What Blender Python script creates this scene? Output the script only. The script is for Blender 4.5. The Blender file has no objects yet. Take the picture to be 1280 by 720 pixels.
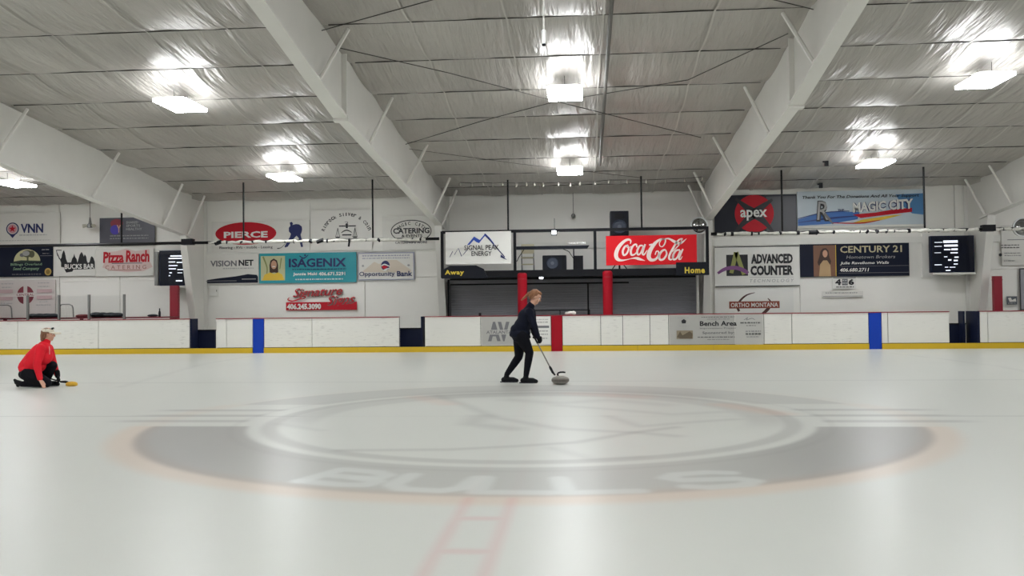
import bpy, bmesh, math, random
import numpy as np
from mathutils import Vector, Matrix

# ------------------------------------------------------------------ camera, world, exposure
random.seed(7)
SC = bpy.context.scene
COL = SC.collection
F = 1080.0
H = 1.25
YAW = math.atan(88 / F); PITCH = math.atan(25.5 / F); ROLL = 0.0105
_f = Vector((-math.sin(YAW) * math.cos(PITCH), math.cos(YAW) * math.cos(PITCH), math.sin(PITCH)))
_r = Vector((math.cos(YAW), math.sin(YAW), 0))
_u = _r.cross(_f)
CR = _r * math.cos(ROLL) - _u * math.sin(ROLL)
CU = _u * math.cos(ROLL) + _r * math.sin(ROLL)
cam_data = bpy.data.cameras.new('camera')
cam = bpy.data.objects.new('camera', cam_data); COL.objects.link(cam)
cam.matrix_world = Matrix(((CR.x, CU.x, -_f.x, 0), (CR.y, CU.y, -_f.y, 0), (CR.z, CU.z, -_f.z, H), (0, 0, 0, 1)))
cam_data.sensor_width = 36; cam_data.sensor_fit = 'HORIZONTAL'
cam_data.lens = 36 * F / 1280
cam_data.clip_end = 300
SC.camera = cam
w = bpy.data.worlds.new('world'); SC.world = w; w.use_nodes = True
w.node_tree.nodes['Background'].inputs[0].default_value = (.6, .62, .65, 1)
w.node_tree.nodes['Background'].inputs[1].default_value = .15
SC.view_settings.view_transform = 'Standard'; SC.view_settings.look = 'None'
SC.view_settings.exposure = 0.2; SC.view_settings.gamma = 1; SC.view_settings.use_curve_mapping = False
SC.cycles.use_denoising = True
SC.cycles.max_bounces = 8; SC.cycles.diffuse_bounces = 5; SC.cycles.glossy_bounces = 4
SC.cycles.sample_clamp_indirect = 6
LAMP_STRENGTH = 47.0
LAMP_ROWS = (23.6, 17.3, 11.0, 4.7, -1.6)
LAMP_COLS = (-24.6, -16.3, -8.3, -0.3, 7.8, 16.0)

# ------------------------------------------------------------------ measuring helpers (photo point -> place on a wall plane / the ice)
def ray(px, py):
    return _f + CR * ((px - 640) / F) - CU * ((py - 360) / F)
def at(px, py, Y):
    d = ray(px, py); t = Y / d.y
    return Vector((d.x * t, Y, H + d.z * t))
def ice(px, py):
    d = ray(px, py); t = -H / d.z
    return Vector((d.x * t, d.y * t, 0))
def atX(px, py, X):
    d = ray(px, py); t = X / d.x
    return Vector((X, d.y * t, H + d.z * t))
WALL_Y = 27.9; EAVE = 4.95; SLOPE = .09; RIDGE = 9.8
def ceil_z(y):
    return EAVE + SLOPE * (WALL_Y - y) if y > RIDGE else EAVE + SLOPE * (WALL_Y - RIDGE) - SLOPE * (RIDGE - y)

# ------------------------------------------------------------------ materials
def lin(c):
    out = []
    for v in c[:3]:
        v = v / 255.0
        out.append(v / 12.92 if v <= .04045 else ((v + .055) / 1.055) ** 2.4)
    return (*out, 1)
MATS = {}
def M(name, rgb, rough=.6, metal=0.0, vary=0.0, vscale=3.0, bump=0.0, bscale=20.0, stretch=(1, 1, 1), emit=0, spec=.5, trans=0):
    if name in MATS: return MATS[name]
    m = bpy.data.materials.new(name); m.use_nodes = True
    nt = m.node_tree; b = nt.nodes['Principled BSDF']
    b.inputs['Base Color'].default_value = lin(rgb)
    b.inputs['Roughness'].default_value = rough
    b.inputs['Metallic'].default_value = metal
    b.inputs['Specular IOR Level'].default_value = spec
    if trans: b.inputs['Transmission Weight'].default_value = trans
    if emit:
        b.inputs['Emission Color'].default_value = lin(rgb); b.inputs['Emission Strength'].default_value = emit
    if vary or bump:
        tc = nt.nodes.new('ShaderNodeTexCoord'); mp = nt.nodes.new('ShaderNodeMapping')
        mp.inputs['Scale'].default_value = stretch
        nt.links.new(tc.outputs['Object'], mp.inputs['Vector'])
    if vary:
        n = nt.nodes.new('ShaderNodeTexNoise'); n.inputs['Scale'].default_value = vscale; n.inputs['Detail'].default_value = 4
        nt.links.new(mp.outputs[0], n.inputs['Vector'])
        r = nt.nodes.new('ShaderNodeMix'); r.data_type = 'RGBA'
        c = lin(rgb)
        r.inputs['A'].default_value = tuple(max(0, v * (1 - vary)) for v in c[:3]) + (1,)
        r.inputs['B'].default_value = tuple(min(1, v * (1 + vary)) for v in c[:3]) + (1,)
        nt.links.new(n.outputs['Fac'], r.inputs['Factor']); nt.links.new(r.outputs['Result'], b.inputs['Base Color'])
    if bump:
        n = nt.nodes.new('ShaderNodeTexNoise'); n.inputs['Scale'].default_value = bscale; n.inputs['Detail'].default_value = 5
        nt.links.new(mp.outputs[0], n.inputs['Vector'])
        bp = nt.nodes.new('ShaderNodeBump'); bp.inputs['Strength'].default_value = bump; bp.inputs['Distance'].default_value = .02
        nt.links.new(n.outputs['Fac'], bp.inputs['Height']); nt.links.new(bp.outputs[0], b.inputs['Normal'])
    MATS[name] = m
    return m
mWall = M('painted white wall', (236, 234, 228), .55, vary=.05, vscale=.8, bump=.15, bscale=6)
mWall2 = M('wall trim white', (230, 229, 223), .5, vary=.04, bump=.1, bscale=4)
mSteel = M('white painted steel', (218, 216, 210), .45, vary=.05, vscale=2)
mBlack = M('black steel', (16, 17, 22), .45, spec=.2)
mBlackP = M('black plastic', (22, 25, 34), .4, spec=.2)
mNavy = M('navy padding', (16, 24, 50), .5, vary=.15, vscale=4, spec=.2)
mBoard = M('white dasher board', (226, 225, 218), .35, vary=.035, vscale=2.5, bump=.1, bscale=8, stretch=(.4, 1, 2))
def scuffs(m):
    nt = m.node_tree; b = nt.nodes['Principled BSDF']; L = nt.links.new
    src = b.inputs['Base Color'].links[0].from_socket
    tc = nt.nodes.new('ShaderNodeTexCoord'); mp = nt.nodes.new('ShaderNodeMapping'); mp.inputs['Scale'].default_value = (3.5, 1, 22)
    n = nt.nodes.new('ShaderNodeTexNoise'); n.inputs['Scale'].default_value = 1.4; n.inputs['Detail'].default_value = 4
    L(tc.outputs['Object'], mp.inputs[0]); L(mp.outputs[0], n.inputs['Vector'])
    big = nt.nodes.new('ShaderNodeTexNoise'); big.inputs['Scale'].default_value = .45; L(tc.outputs['Object'], big.inputs['Vector'])
    r1 = nt.nodes.new('ShaderNodeMapRange'); r1.inputs['From Min'].default_value = .57; r1.inputs['From Max'].default_value = .66; L(n.outputs['Fac'], r1.inputs[0])
    r2 = nt.nodes.new('ShaderNodeMapRange'); r2.inputs['From Min'].default_value = .42; r2.inputs['From Max'].default_value = .6; r2.inputs['To Max'].default_value = .26; L(big.outputs['Fac'], r2.inputs[0])
    mu = nt.nodes.new('ShaderNodeMath'); mu.operation = 'MULTIPLY'; L(r1.outputs[0], mu.inputs[0]); L(r2.outputs[0], mu.inputs[1])
    mx = nt.nodes.new('ShaderNodeMix'); mx.data_type = 'RGBA'; mx.inputs['B'].default_value = lin((120, 118, 112))
    L(mu.outputs[0], mx.inputs['Factor']); L(src, mx.inputs['A']); L(mx.outputs['Result'], b.inputs['Base Color'])
scuffs(mBoard)
mRed = M('red plastic', (158, 12, 32), .4, vary=.08, vscale=4, spec=.2)
mCap = M('dark red cap rail', (140, 24, 42), .4)
mYel = M('yellow kick plate', (204, 170, 28), .4, vary=.06, vscale=3)
mBlue = M('blue plastic', (22, 62, 170), .4, spec=.2)
mGrey = M('grey metal', (120, 120, 118), .4, .3)
mShut = M('dark grey shutter', (152, 152, 158), .5, vary=.08, vscale=1.5)
mDark = M('dark interior', (34, 34, 38), .7)
mPipe = M('black pipe', (14, 14, 16), .4, spec=.2)
mCable = M('dark cable', (55, 52, 48), .6)
mWhite = M('white print', (228, 228, 224), .5)
mInk = M('black print', (22, 22, 28), .5)
mNet = M('rolled white netting', (205, 203, 195), .8, vary=.35, vscale=9, bump=.8, bscale=30)

# insulation facing: slightly glossy vinyl foil, creases run along the rolls
def foil():
    m = bpy.data.materials.new('insulation facing'); m.use_nodes = True
    nt = m.node_tree; b = nt.nodes['Principled BSDF']; L = nt.links.new
    b.inputs['Metallic'].default_value = .24; b.inputs['Roughness'].default_value = .36
    tc = nt.nodes.new('ShaderNodeTexCoord')
    def noise(scale, sx, sy, detail, rotz=0, dist=0):
        mp = nt.nodes.new('ShaderNodeMapping'); mp.inputs['Scale'].default_value = (sx, sy, 1); mp.inputs['Rotation'].default_value = (0, 0, rotz)
        n = nt.nodes.new('ShaderNodeTexNoise'); n.inputs['Scale'].default_value = scale; n.inputs['Detail'].default_value = detail
        n.inputs['Distortion'].default_value = dist
        L(tc.outputs['Object'], mp.inputs[0]); L(mp.outputs[0], n.inputs['Vector']); return n
    n1 = noise(1.0, 5.0, .55, 3, .10, .3); n2 = noise(1.0, 13.0, 1.4, 3, -.2, .4); n3 = noise(.5, 1, 1, 3)
    a = nt.nodes.new('ShaderNodeMath'); a.operation = 'MULTIPLY_ADD'; a.inputs[1].default_value = .35
    L(n2.outputs['Fac'], a.inputs[0]); L(n1.outputs['Fac'], a.inputs[2])
    bp = nt.nodes.new('ShaderNodeBump'); bp.inputs['Strength'].default_value = .55; bp.inputs['Distance'].default_value = .11
    L(a.outputs[0], bp.inputs['Height']); L(bp.outputs[0], b.inputs['Normal'])
    r = nt.nodes.new('ShaderNodeMix'); r.data_type = 'RGBA'
    r.inputs['A'].default_value = lin((156, 152, 146)); r.inputs['B'].default_value = lin((182, 178, 171))
    L(n3.outputs['Fac'], r.inputs['Factor']); L(r.outputs['Result'], b.inputs['Base Color'])
    return m
mFoil = foil()
mTape = M('seam tape', (190, 187, 180), .4, .2)

# ------------------------------------------------------------------ mesh helpers
class MB:
    def __init__(s): s.v = []; s.f = []
    def add(s, vs, fs):
        o = len(s.v); s.v += [tuple(v) for v in vs]; s.f += [tuple(i + o for i in f) for f in fs]; return s
    def box(s, x0, x1, y0, y1, z0, z1):
        return s.add([(x0, y0, z0), (x1, y0, z0), (x1, y1, z0), (x0, y1, z0), (x0, y0, z1), (x1, y0, z1), (x1, y1, z1), (x0, y1, z1)],
                     [(0, 3, 2, 1), (4, 5, 6, 7), (0, 1, 5, 4), (1, 2, 6, 5), (2, 3, 7, 6), (3, 0, 4, 7)])
    def tube(s, pts, rad, n=8, closed=False, caps=True):
        pts = [Vector(p) for p in pts]; k = len(pts); rs = rad if isinstance(rad, (list, tuple)) else [rad] * k
        rings = []; prev = None
        for i, p in enumerate(pts):
            if closed: t = pts[(i + 1) % k] - pts[i - 1]
            else: t = pts[min(i + 1, k - 1)] - pts[max(i - 1, 0)]
            t = t.normalized() if t.length > 1e-9 else Vector((0, 0, 1))
            if prev is None:
                a = Vector((0, 0, 1)) if abs(t.z) < .9 else Vector((1, 0, 0))
                prev = t.cross(a).normalized()
            nrm = (prev - t * prev.dot(t)).normalized(); prev = nrm; bn = t.cross(nrm)
            rings.append([p + (nrm * math.cos(2 * math.pi * j / n) + bn * math.sin(2 * math.pi * j / n)) * rs[i] for j in range(n)])
        vs = [v for r in rings for v in r]; fs = []
        for i in range(k if closed else k - 1):
            a = i * n; b = ((i + 1) % k) * n
            for j in range(n): fs.append((a + j, a + (j + 1) % n, b + (j + 1) % n, b + j))
        if caps and not closed: fs += [tuple(range(n - 1, -1, -1)), tuple((k - 1) * n + j for j in range(n))]
        return s.add(vs, fs)
    def prism(s, poly, axis, a0, a1):   # poly in the two other axes
        def p3(p, a): return {'x': (a, p[0], p[1]), 'y': (p[0], a, p[1]), 'z': (p[0], p[1], a)}[axis]
        n = len(poly); vs = [p3(p, a0) for p in poly] + [p3(p, a1) for p in poly]
        return s.add(vs, [tuple(range(n)), tuple(range(2 * n - 1, n - 1, -1))] + [(i, i + n, (i + 1) % n + n, (i + 1) % n) for i in range(n)])
    def lathe(s, prof, cx, cy, z0, n=24):
        vs = []; fs = []
        for r, z in prof:
            for j in range(n): vs.append((cx + r * math.cos(2 * math.pi * j / n), cy + r * math.sin(2 * math.pi * j / n), z0 + z))
        for i in range(len(prof) - 1):
            for j in range(n): fs.append((i * n + j, i * n + (j + 1) % n, (i + 1) * n + (j + 1) % n, (i + 1) * n + j))
        fs += [tuple(range(n - 1, -1, -1)), tuple((len(prof) - 1) * n + j for j in range(n))]
        return s.add(vs, fs)
    def build(s, name, mat, parent=None, bevel=0, smooth=False):
        me = bpy.data.meshes.new(name); me.from_pydata(s.v, [], s.f); me.update()
        if bevel or True:
            bm = bmesh.new(); bm.from_mesh(me); bmesh.ops.recalc_face_normals(bm, faces=bm.faces)
            if bevel: bmesh.ops.bevel(bm, geom=list(bm.edges), offset=bevel, segments=2, affect='EDGES', profile=.6)
            bm.to_mesh(me); bm.free()
        if smooth: me.shade_smooth()
        me.materials.append(mat)
        return link(name, me, parent)
def link(name, me, parent=None):
    o = bpy.data.objects.new(name, me); COL.objects.link(o)
    if parent is not None:
        o.parent = parent
        o.matrix_parent_inverse = world_of(parent).inverted()
    return o
def world_of(o):
    m = o.matrix_basis.copy()
    if o.parent: m = world_of(o.parent) @ o.matrix_parent_inverse @ m
    return m
def tag(o, label=None, cat=None, group=None, kind=None):
    if label: o['label'] = label
    if cat: o['category'] = cat
    if group: o['group'] = group
    if kind: o['kind'] = kind
    return o
def empty(name, loc, label=None, cat=None, group=None, kind=None):
    o = bpy.data.objects.new(name, None); COL.objects.link(o); o.location = loc; o.empty_display_size = .1
    return tag(o, label, cat, group, kind)
def box(name, x0, x1, y0, y1, z0, z1, mat, parent=None, bevel=0):
    return MB().box(x0, x1, y0, y1, z0, z1).build(name, mat, parent, bevel)
def copy_tree(o, loc=None, parent=None):
    c = o.copy(); COL.objects.link(c); c.parent = parent
    if loc is not None: c.location = loc
    for ch in list(o.children): copy_tree(ch, None, c)
    return c

# ------------------------------------------------------------------ ice floor: one sheet, paint under the ice held in a vertex colour
def build_ice():
    def span(a, b, s): return list(np.arange(a, b - 1e-6, s))
    xs = span(-31, -14, .5) + span(-14, -5.3, .12) + span(-5.3, 4.3, .03) + span(4.3, 14, .12) + span(14, 31.01, .5)
    ys = span(-9, 3.3, .6) + span(3.3, 7.2, .03) + span(7.2, 15.4, .035) + span(15.4, 25, .12) + span(25, 28.21, .4)
    xs = np.array(xs); ys = np.array(ys); X, Y = np.meshgrid(xs, ys)
    nx, ny = len(xs), len(ys)
    base = np.array(lin((206, 208, 201))[:3]); colr = np.ones(X.shape + (3,)) * base
    def sm(d, e): return np.clip(.5 - d / e, 0, 1) ** 2 * (3 - 2 * np.clip(.5 - d / e, 0, 1))
    def lay(mask, rgb):
        nonlocal colr
        colr = colr * (1 - mask[..., None]) + np.array(lin(rgb)[:3]) * mask[..., None]
    cx, cy, R = -.62, 9.9, 4.28
    u = X - cx; v = Y - cy; r = np.hypot(u, v)
    GR = (112, 108, 108); WH = (207, 210, 205)
    def band(q, a, b, e): return sm(a - q, e) * sm(q - b, e)
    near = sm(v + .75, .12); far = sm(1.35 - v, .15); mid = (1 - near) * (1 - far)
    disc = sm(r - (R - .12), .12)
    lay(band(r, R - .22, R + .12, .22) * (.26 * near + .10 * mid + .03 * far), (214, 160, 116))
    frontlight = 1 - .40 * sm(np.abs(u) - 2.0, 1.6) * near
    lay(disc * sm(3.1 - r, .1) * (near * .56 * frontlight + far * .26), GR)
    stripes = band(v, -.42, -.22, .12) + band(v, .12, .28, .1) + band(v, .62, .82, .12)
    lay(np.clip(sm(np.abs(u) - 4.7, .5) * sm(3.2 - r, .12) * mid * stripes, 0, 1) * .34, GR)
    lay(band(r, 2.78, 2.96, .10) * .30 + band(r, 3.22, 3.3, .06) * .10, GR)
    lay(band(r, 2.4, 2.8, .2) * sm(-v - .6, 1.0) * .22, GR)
    def seg(pts, wd, soft, alpha, rgb):
        d = np.full(X.shape, 1e9)
        for (ax, ay), (bx, by) in zip(pts[:-1], pts[1:]):
            dx, dy = bx - ax, by - ay; L2 = dx * dx + dy * dy + 1e-9
            t = np.clip(((X - ax) * dx + (Y - ay) * dy) / L2, 0, 1)
            d = np.minimum(d, np.hypot(X - ax - t * dx, Y - ay - t * dy))
        lay(sm(d - wd / 2, soft) * alpha, rgb)
    def pp(*q): return [tuple(ice(*a)[:2]) for a in q]
    # the faded animal crest inside the ring
    inner = [
        (pp((425, 563), (560, 562), (640, 558), (720, 553), (790, 541), (845, 534)), .10, .10, .34),
        (pp((545, 494), (580, 506), (620, 522), (700, 536), (800, 541), (845, 545)), .12, .14, .30),
        (pp((600, 520), (590, 530), (640, 536)), .22, .2, .30),
        (pp((700, 507), (770, 512), (840, 518), (900, 515)), .12, .2, .28),
        (pp((690, 560), (740, 574), (800, 571)), .10, .12, .20),
        (pp((350, 530), (400, 538)), .1, .12, .2),
        (pp((640, 500), (700, 504), (760, 500), (830, 506)), .2, .3, .25),
        (pp((560, 494), (640, 490), (760, 490), (860, 494)), .7, .6, .24),
        (pp((760, 520), (800, 533), (860, 528), (920, 524)), .1, .14, .28)]
    for p, wd, so, al in inner: seg(p, wd * 1.2, so * 1.5, al * .85, GR)
    seg(pp((905, 506), (975, 517)), .35, .3, .26, (214, 160, 130))
    seg(pp((520, 496), (560, 505)), .3, .3, .2, (214, 160, 140))
    seg(pp((720, 492), (800, 496)), .4, .4, .2, (214, 160, 140))
    # letters B U L L S round the front of the ring
    LET = {'B': [[(0, 0), (0, 1), (.55, 1), (.8, .85), (.8, .62), (.55, .52), (0, .52)], [(.55, .52), (.9, .4), (.9, .12), (.6, 0), (0, 0)]],
           'U': [[(0, 1), (0, .25), (.2, 0), (.7, 0), (.9, .25), (.9, 1)]],
           'L': [[(0, 1), (0, 0), (.85, 0)]],
           'S': [[(.9, .85), (.65, 1), (.2, 1), (0, .8), (.1, .58), (.8, .42), (.92, .2), (.7, 0), (.2, 0), (0, .15)]]}
    for ch, ang in zip('BULLS', (-20.5, -10.2, -.8, 8.0, 20.5)):
        a = math.radians(ang); ra = 3.77
        ox, oy = cx + .2 + ra * math.sin(a), cy - ra * math.cos(a)
        for st in LET[ch]:
            q = []
            for (lx, ly) in st:
                x_ = (lx - .45) * .58; y_ = (ly - .5) * .50
                q.append((ox + x_ * math.cos(a) - y_ * math.sin(a), oy + x_ * math.sin(a) + y_ * math.cos(a)))
            seg(q, .15, .08, .72, WH)
    # centre red line with its checker rungs
    RD = (206, 120, 128)
    fade = np.where(Y < 5.7, .24, .03)
    e = band(np.abs(X + .62), .11, .18, .08) * fade
    for yy in (5.15, 4.45, 3.75): e = np.maximum(e, sm(np.abs(X + .62) - .15, .05) * band(Y, yy - .05, yy + .05, .07) * fade)
    lay(e, RD)
    # hairlines across the sheet and the face-off arcs
    lay(band(Y, 10.0, 10.04, .09) * (1 - .8 * sm(r - 2.7, .3)) * .45, (90, 92, 92))
    lay(band(Y, 14.72, 14.80, .16) * .30, (110, 112, 112))
    for q in (pp((150, 484), (200, 470), (250, 456), (320, 444)), pp((1110, 441), (1180, 449), (1250, 458), (1330, 474))):
        seg(q, .08, .12, .22, (120, 122, 122))
    colr = np.clip(colr, 0, 1)
    vs = np.stack([X.ravel(), Y.ravel(), np.zeros(X.size)], 1)
    idx = np.arange(nx * ny).reshape(ny, nx)
    fs = np.stack([idx[:-1, :-1].ravel(), idx[:-1, 1:].ravel(), idx[1:, 1:].ravel(), idx[1:, :-1].ravel()], 1)
    me = bpy.data.meshes.new('floor'); me.from_pydata(vs.tolist(), [], fs.tolist()); me.update()
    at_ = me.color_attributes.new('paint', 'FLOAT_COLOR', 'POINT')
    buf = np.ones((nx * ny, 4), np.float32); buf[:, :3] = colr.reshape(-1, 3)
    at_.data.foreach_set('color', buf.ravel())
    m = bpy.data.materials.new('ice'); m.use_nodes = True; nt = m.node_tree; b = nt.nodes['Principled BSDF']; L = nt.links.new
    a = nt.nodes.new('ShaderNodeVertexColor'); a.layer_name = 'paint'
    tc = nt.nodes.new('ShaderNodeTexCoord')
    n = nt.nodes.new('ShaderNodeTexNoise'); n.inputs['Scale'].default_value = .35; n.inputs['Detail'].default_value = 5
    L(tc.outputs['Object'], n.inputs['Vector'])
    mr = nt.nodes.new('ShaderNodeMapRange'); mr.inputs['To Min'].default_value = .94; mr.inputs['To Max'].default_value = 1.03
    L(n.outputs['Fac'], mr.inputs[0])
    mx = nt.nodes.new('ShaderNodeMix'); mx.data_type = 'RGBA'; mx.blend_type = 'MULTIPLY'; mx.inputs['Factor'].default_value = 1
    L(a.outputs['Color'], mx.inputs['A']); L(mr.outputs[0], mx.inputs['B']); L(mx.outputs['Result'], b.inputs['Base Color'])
    b.inputs['Roughness'].default_value = .32; b.inputs['Specular IOR Level'].default_value = .33; b.inputs['IOR'].default_value = 1.31
    n2 = nt.nodes.new('ShaderNodeTexNoise'); n2.inputs['Scale'].default_value = 60; n2.inputs['Detail'].default_value = 3
    L(tc.outputs['Object'], n2.inputs['Vector'])
    bp = nt.nodes.new('ShaderNodeBump'); bp.inputs['Strength'].default_value = .12; bp.inputs['Distance'].default_value = .004
    L(n2.outputs['Fac'], bp.inputs['Height']); L(bp.outputs[0], b.inputs['Normal'])
    me.materials.append(m)
    o = link('floor', me); tag(o, kind='structure')
build_ice()

# ------------------------------------------------------------------ walls
FR_X = (-20.7, -12.55, -4.4, 3.8, 11.95, 20.1)
wall = empty('wall_far', (0, WALL_Y, 0), kind='structure')
box('backing', -31, 31, WALL_Y + .05, WALL_Y + .2, 0, 5.3, mWall, wall)
BAND0, BAND1 = 3.16, 3.36
seams_up = {0: [], 1: [at(74, 290, WALL_Y).x], 2: [at(388, 280, WALL_Y).x], 3: [at(636, 270, WALL_Y).x, at(744, 270, WALL_Y).x], 4: [at(1193, 260, WALL_Y).x], 5: []}
seams_lo = {0: [], 1: [at(150, 360, WALL_Y).x, at(110, 360, WALL_Y).x - 1], 2: [at(456, 330, WALL_Y).x], 3: [], 4: [at(1000, 380, WALL_Y).x], 5: []}
edges = [-31] + list(FR_X[0:]) + [31]
for b in range(len(edges) - 1):
    x0, x1 = edges[b], edges[b + 1]
    k = b
    g = .012
    xs = [x0] + sorted(seams_up.get(k, [])) + [x1]
    for a, c in zip(xs[:-1], xs[1:]):
        box('wall_panel', a + g, c - g, WALL_Y, WALL_Y + .06, BAND1, 5.2, mWall, wall)
    if k == 3:
        box('wall_panel', x0 + g, x1 - g, WALL_Y, WALL_Y + .06, 2.2, BAND0, mWall, wall)
    else:
        xs = [x0] + sorted(seams_lo.get(k, [])) + [x1]
        for a, c in zip(xs[:-1], xs[1:]):
            box('wall_panel', a + g, c - g, WALL_Y, WALL_Y + .06, 2.3 + g, BAND0, mWall, wall)
            box('wall_panel', a + g, c - g, WALL_Y, WALL_Y + .06, 0, 2.3 - g, mWall, wall)
    box('wall_band', x0 + .1, x1 - .1, WALL_Y - .05, WALL_Y + .05, BAND0, BAND1, mWall2, wall)
for nm, a in (('wall_left', (-31.2, -31, -9.2, 28.1)), ('wall_right', (31, 31.2, -9.2, 28.1)), ('wall_near', (-31, 31, -9.2, -9.0))):
    tag(box(nm, a[0], a[1], a[2], a[3], 0, 7, mWall), kind='structure')

# ------------------------------------------------------------------ ceiling: insulation blankets sagging between purlins
ceil = empty('ceiling', (0, 10, 6), kind='structure')
PUR = [27.9, 26.73, 25.1, 23.5, 21.6, 19.8, 18.0, 16.2, 14.45, 12.6, 10.8, 9.0, 7.0, 4.5, 2, -.5, -3, -6, -9]
for b in range(len(edges) - 1):
    x0, x1 = edges[b], edges[b + 1]
    for y1, y0 in zip(PUR[:-1], PUR[1:]):
        fine = y1 > 11 and -21 < x0 < 20
        nx_ = 60 if fine else 8; ny_ = 8 if fine else 4
        vs = []; fs = []
        ph = random.random() * 6
        for j in range(ny_ + 1):
            for i in range(nx_ + 1):
                x = x0 + (x1 - x0) * i / nx_; y = y0 + (y1 - y0) * j / ny_
                t = j / ny_; env = math.sin(math.pi * t)
                s = .07 * env ** .6
                wv = .016 * math.sin(x * 5.3 + ph + y * .9) + .010 * math.sin(x * 11.7 + 2 * ph - y * 1.4) + .02 * math.sin(x * 1.9 + ph * 3)
                vs.append((x, y, ceil_z(y) - s - wv * (.25 + env)))
        for j in range(ny_):
            for i in range(nx_):
                q = j * (nx_ + 1) + i; fs.append((q, q + 1, q + nx_ + 2, q + nx_ + 1))
        me = bpy.data.meshes.new('insulation_blanket'); me.from_pydata(vs, [], fs); me.update(); me.shade_smooth(); me.materials.append(mFoil)
        link('insulation_blanket', me, ceil)
    if -21 < x0 < 20:
        for y in PUR[1:10]:
            box('purlin', x0 + .1, x1 - .1, y - .006, y + .006, ceil_z(y) - .012, ceil_z(y) + .02, mCable, ceil)
        # taped seams of the insulation rolls
        for k in range(1, 5):
            xx = x0 + (x1 - x0) * k / 5 + random.uniform(-.15, .15)
            for y1, y0 in zip(PUR[:9], PUR[1:10]):
                vs = []; fs = []
                for j in range(7):
                    y = y0 + (y1 - y0) * j / 6; t = j / 6; z = ceil_z(y) - .07 * math.sin(math.pi * t) ** .6 - .012 - .03 * math.sin(math.pi * t) * 1.0
                    dx = .02 * math.sin(y * .8 + k)
                    vs += [(xx - .016 + dx, y, z), (xx + .016 + dx, y, z - .004)]
                for j in range(6): fs.append((2 * j, 2 * j + 1, 2 * j + 3, 2 * j + 2))
                me = bpy.data.meshes.new('seam_tape'); me.from_pydata(vs, [], fs); me.update(); me.materials.append(mTape)
                link('seam_tape', me, ceil)
box('roof_deck', -31.2, 31.2, -9.2, RIDGE + 18.4, 7.2, 7.3, mWall, ceil)

# ------------------------------------------------------------------ roof frames (tapered rafter, column, flange braces)
def roof_frame(X, side, label):
    root = empty('roof_frame', (X, 27.3, 0), label, 'roof beam', 'white tapered steel roof frames')
    bot = [(26.9, 3.80), (26.3, 3.86), (15.6, 4.80), (11.5, 5.50), (9.8, 5.68), (8.0, 5.5), (3.9, 4.8), (-8.9, 3.8)]
    if X < -10: bot = [(y, z - .17 + max(0, (20 - y)) * .017) if y > 11 else (y, z) for y, z in bot]
    web = [(y, z + .02) for y, z in bot] + [(y, ceil_z(y) - .03) for y in (-8.9, RIDGE, 26.9)]
    MB().prism(web, 'x', X - .008, X + .008).build('web', mSteel, root)
    fl = MB()
    for (ya, za), (yb, zb) in zip(bot[:-1], bot[1:]):
        wd = .11 if ya > 15.7 else .13
        th = .02 if ya > 15.7 else .035
        fl.add([(X - wd, ya, za - th), (X + wd, ya, za - th), (X + wd, yb, zb - th), (X - wd, yb, zb - th),
                (X - wd, ya, za + .01), (X + wd, ya, za + .01), (X + wd, yb, zb + .01), (X - wd, yb, zb + .01)],
               [(0, 3, 2, 1), (4, 5, 6, 7), (0, 1, 5, 4), (1, 2, 6, 5), (2, 3, 7, 6), (3, 0, 4, 7)])
    fl.build('bottom_flange', mSteel, root)
    z15 = 4.80 + (-.17 + 4.4 * .017 if X < -10 else 0)
    st = MB().box(X - .14, X + .14, 15.52, 15.68, z15 - .07, z15 + .03)
    st.box(X - .1, X + .1, 15.58, 15.62, z15, ceil_z(15.6) - .06)
    st.build('splice_plate', mSteel, root)
    # column: tapered I shape against the wall
    top, base = 26.25, 27.25
    zt = 3.86 - (.17 if X < -10 else 0)
    MB().prism([(top + .05, zt), (base, .0), (27.85, .0), (27.85, 4.9), (26.9, 4.9), (26.9, zt)], 'x', X - .008, X + .008).build('column_web', mSteel, root)
    cf = MB()
    cf.add([(X - .11, top, zt - .02), (X + .11, top, zt - .02), (X + .11, base, 0), (X - .11, base, 0),
            (X - .11, top + .03, zt - .02), (X + .11, top + .03, zt - .02), (X + .11, base + .03, 0), (X - .11, base + .03, 0)],
           [(0, 3, 2, 1), (4, 5, 6, 7), (0, 1, 5, 4), (1, 2, 6, 5), (2, 3, 7, 6), (3, 0, 4, 7)])
    cf.box(X - .11, X + .11, 27.8, 27.84, 0, 4.9)
    cf.build('column_flange', mSteel, root)
    def zb(y):
        for (ya, za), (yb, zb_) in zip(bot[:-1], bot[1:]):
            if yb <= y <= ya: return za + (zb_ - za) * (y - ya) / (yb - ya)
        return bot[0][1]
    for sd in (side,):
        for yt, yb_, off in ((26.73, 26.5, .52), (25.1, 24.9, .56), (21.6, 21.1, .52), (18.0, 17.4, .42), (14.45, 14.0, .45)):
            MB().tube([(X + sd * off, yt, ceil_z(yt) - .09), (X + sd * .09, yb_, zb(yb_) + .03)], .036, 6).build('flange_brace', mSteel, root)
    for yv in (24.0, 21.2, 18.2):
        pass
    return root
roof_frame(-20.7, 1, 'white tapered steel roof beam beyond the left edge lamp')
roof_frame(-12.55, 1, 'white tapered steel roof beam ending above the wall screen beside the dark grey sports banner')
roof_frame(-4.4, 1, 'white steel roof beam coming down to the white mountain-logo banner')
roof_frame(3.8, -1, 'white steel roof beam coming down beside the red script banner')
roof_frame(11.95, -1, 'white steel roof beam at the right edge above the leaning red post')

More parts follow.
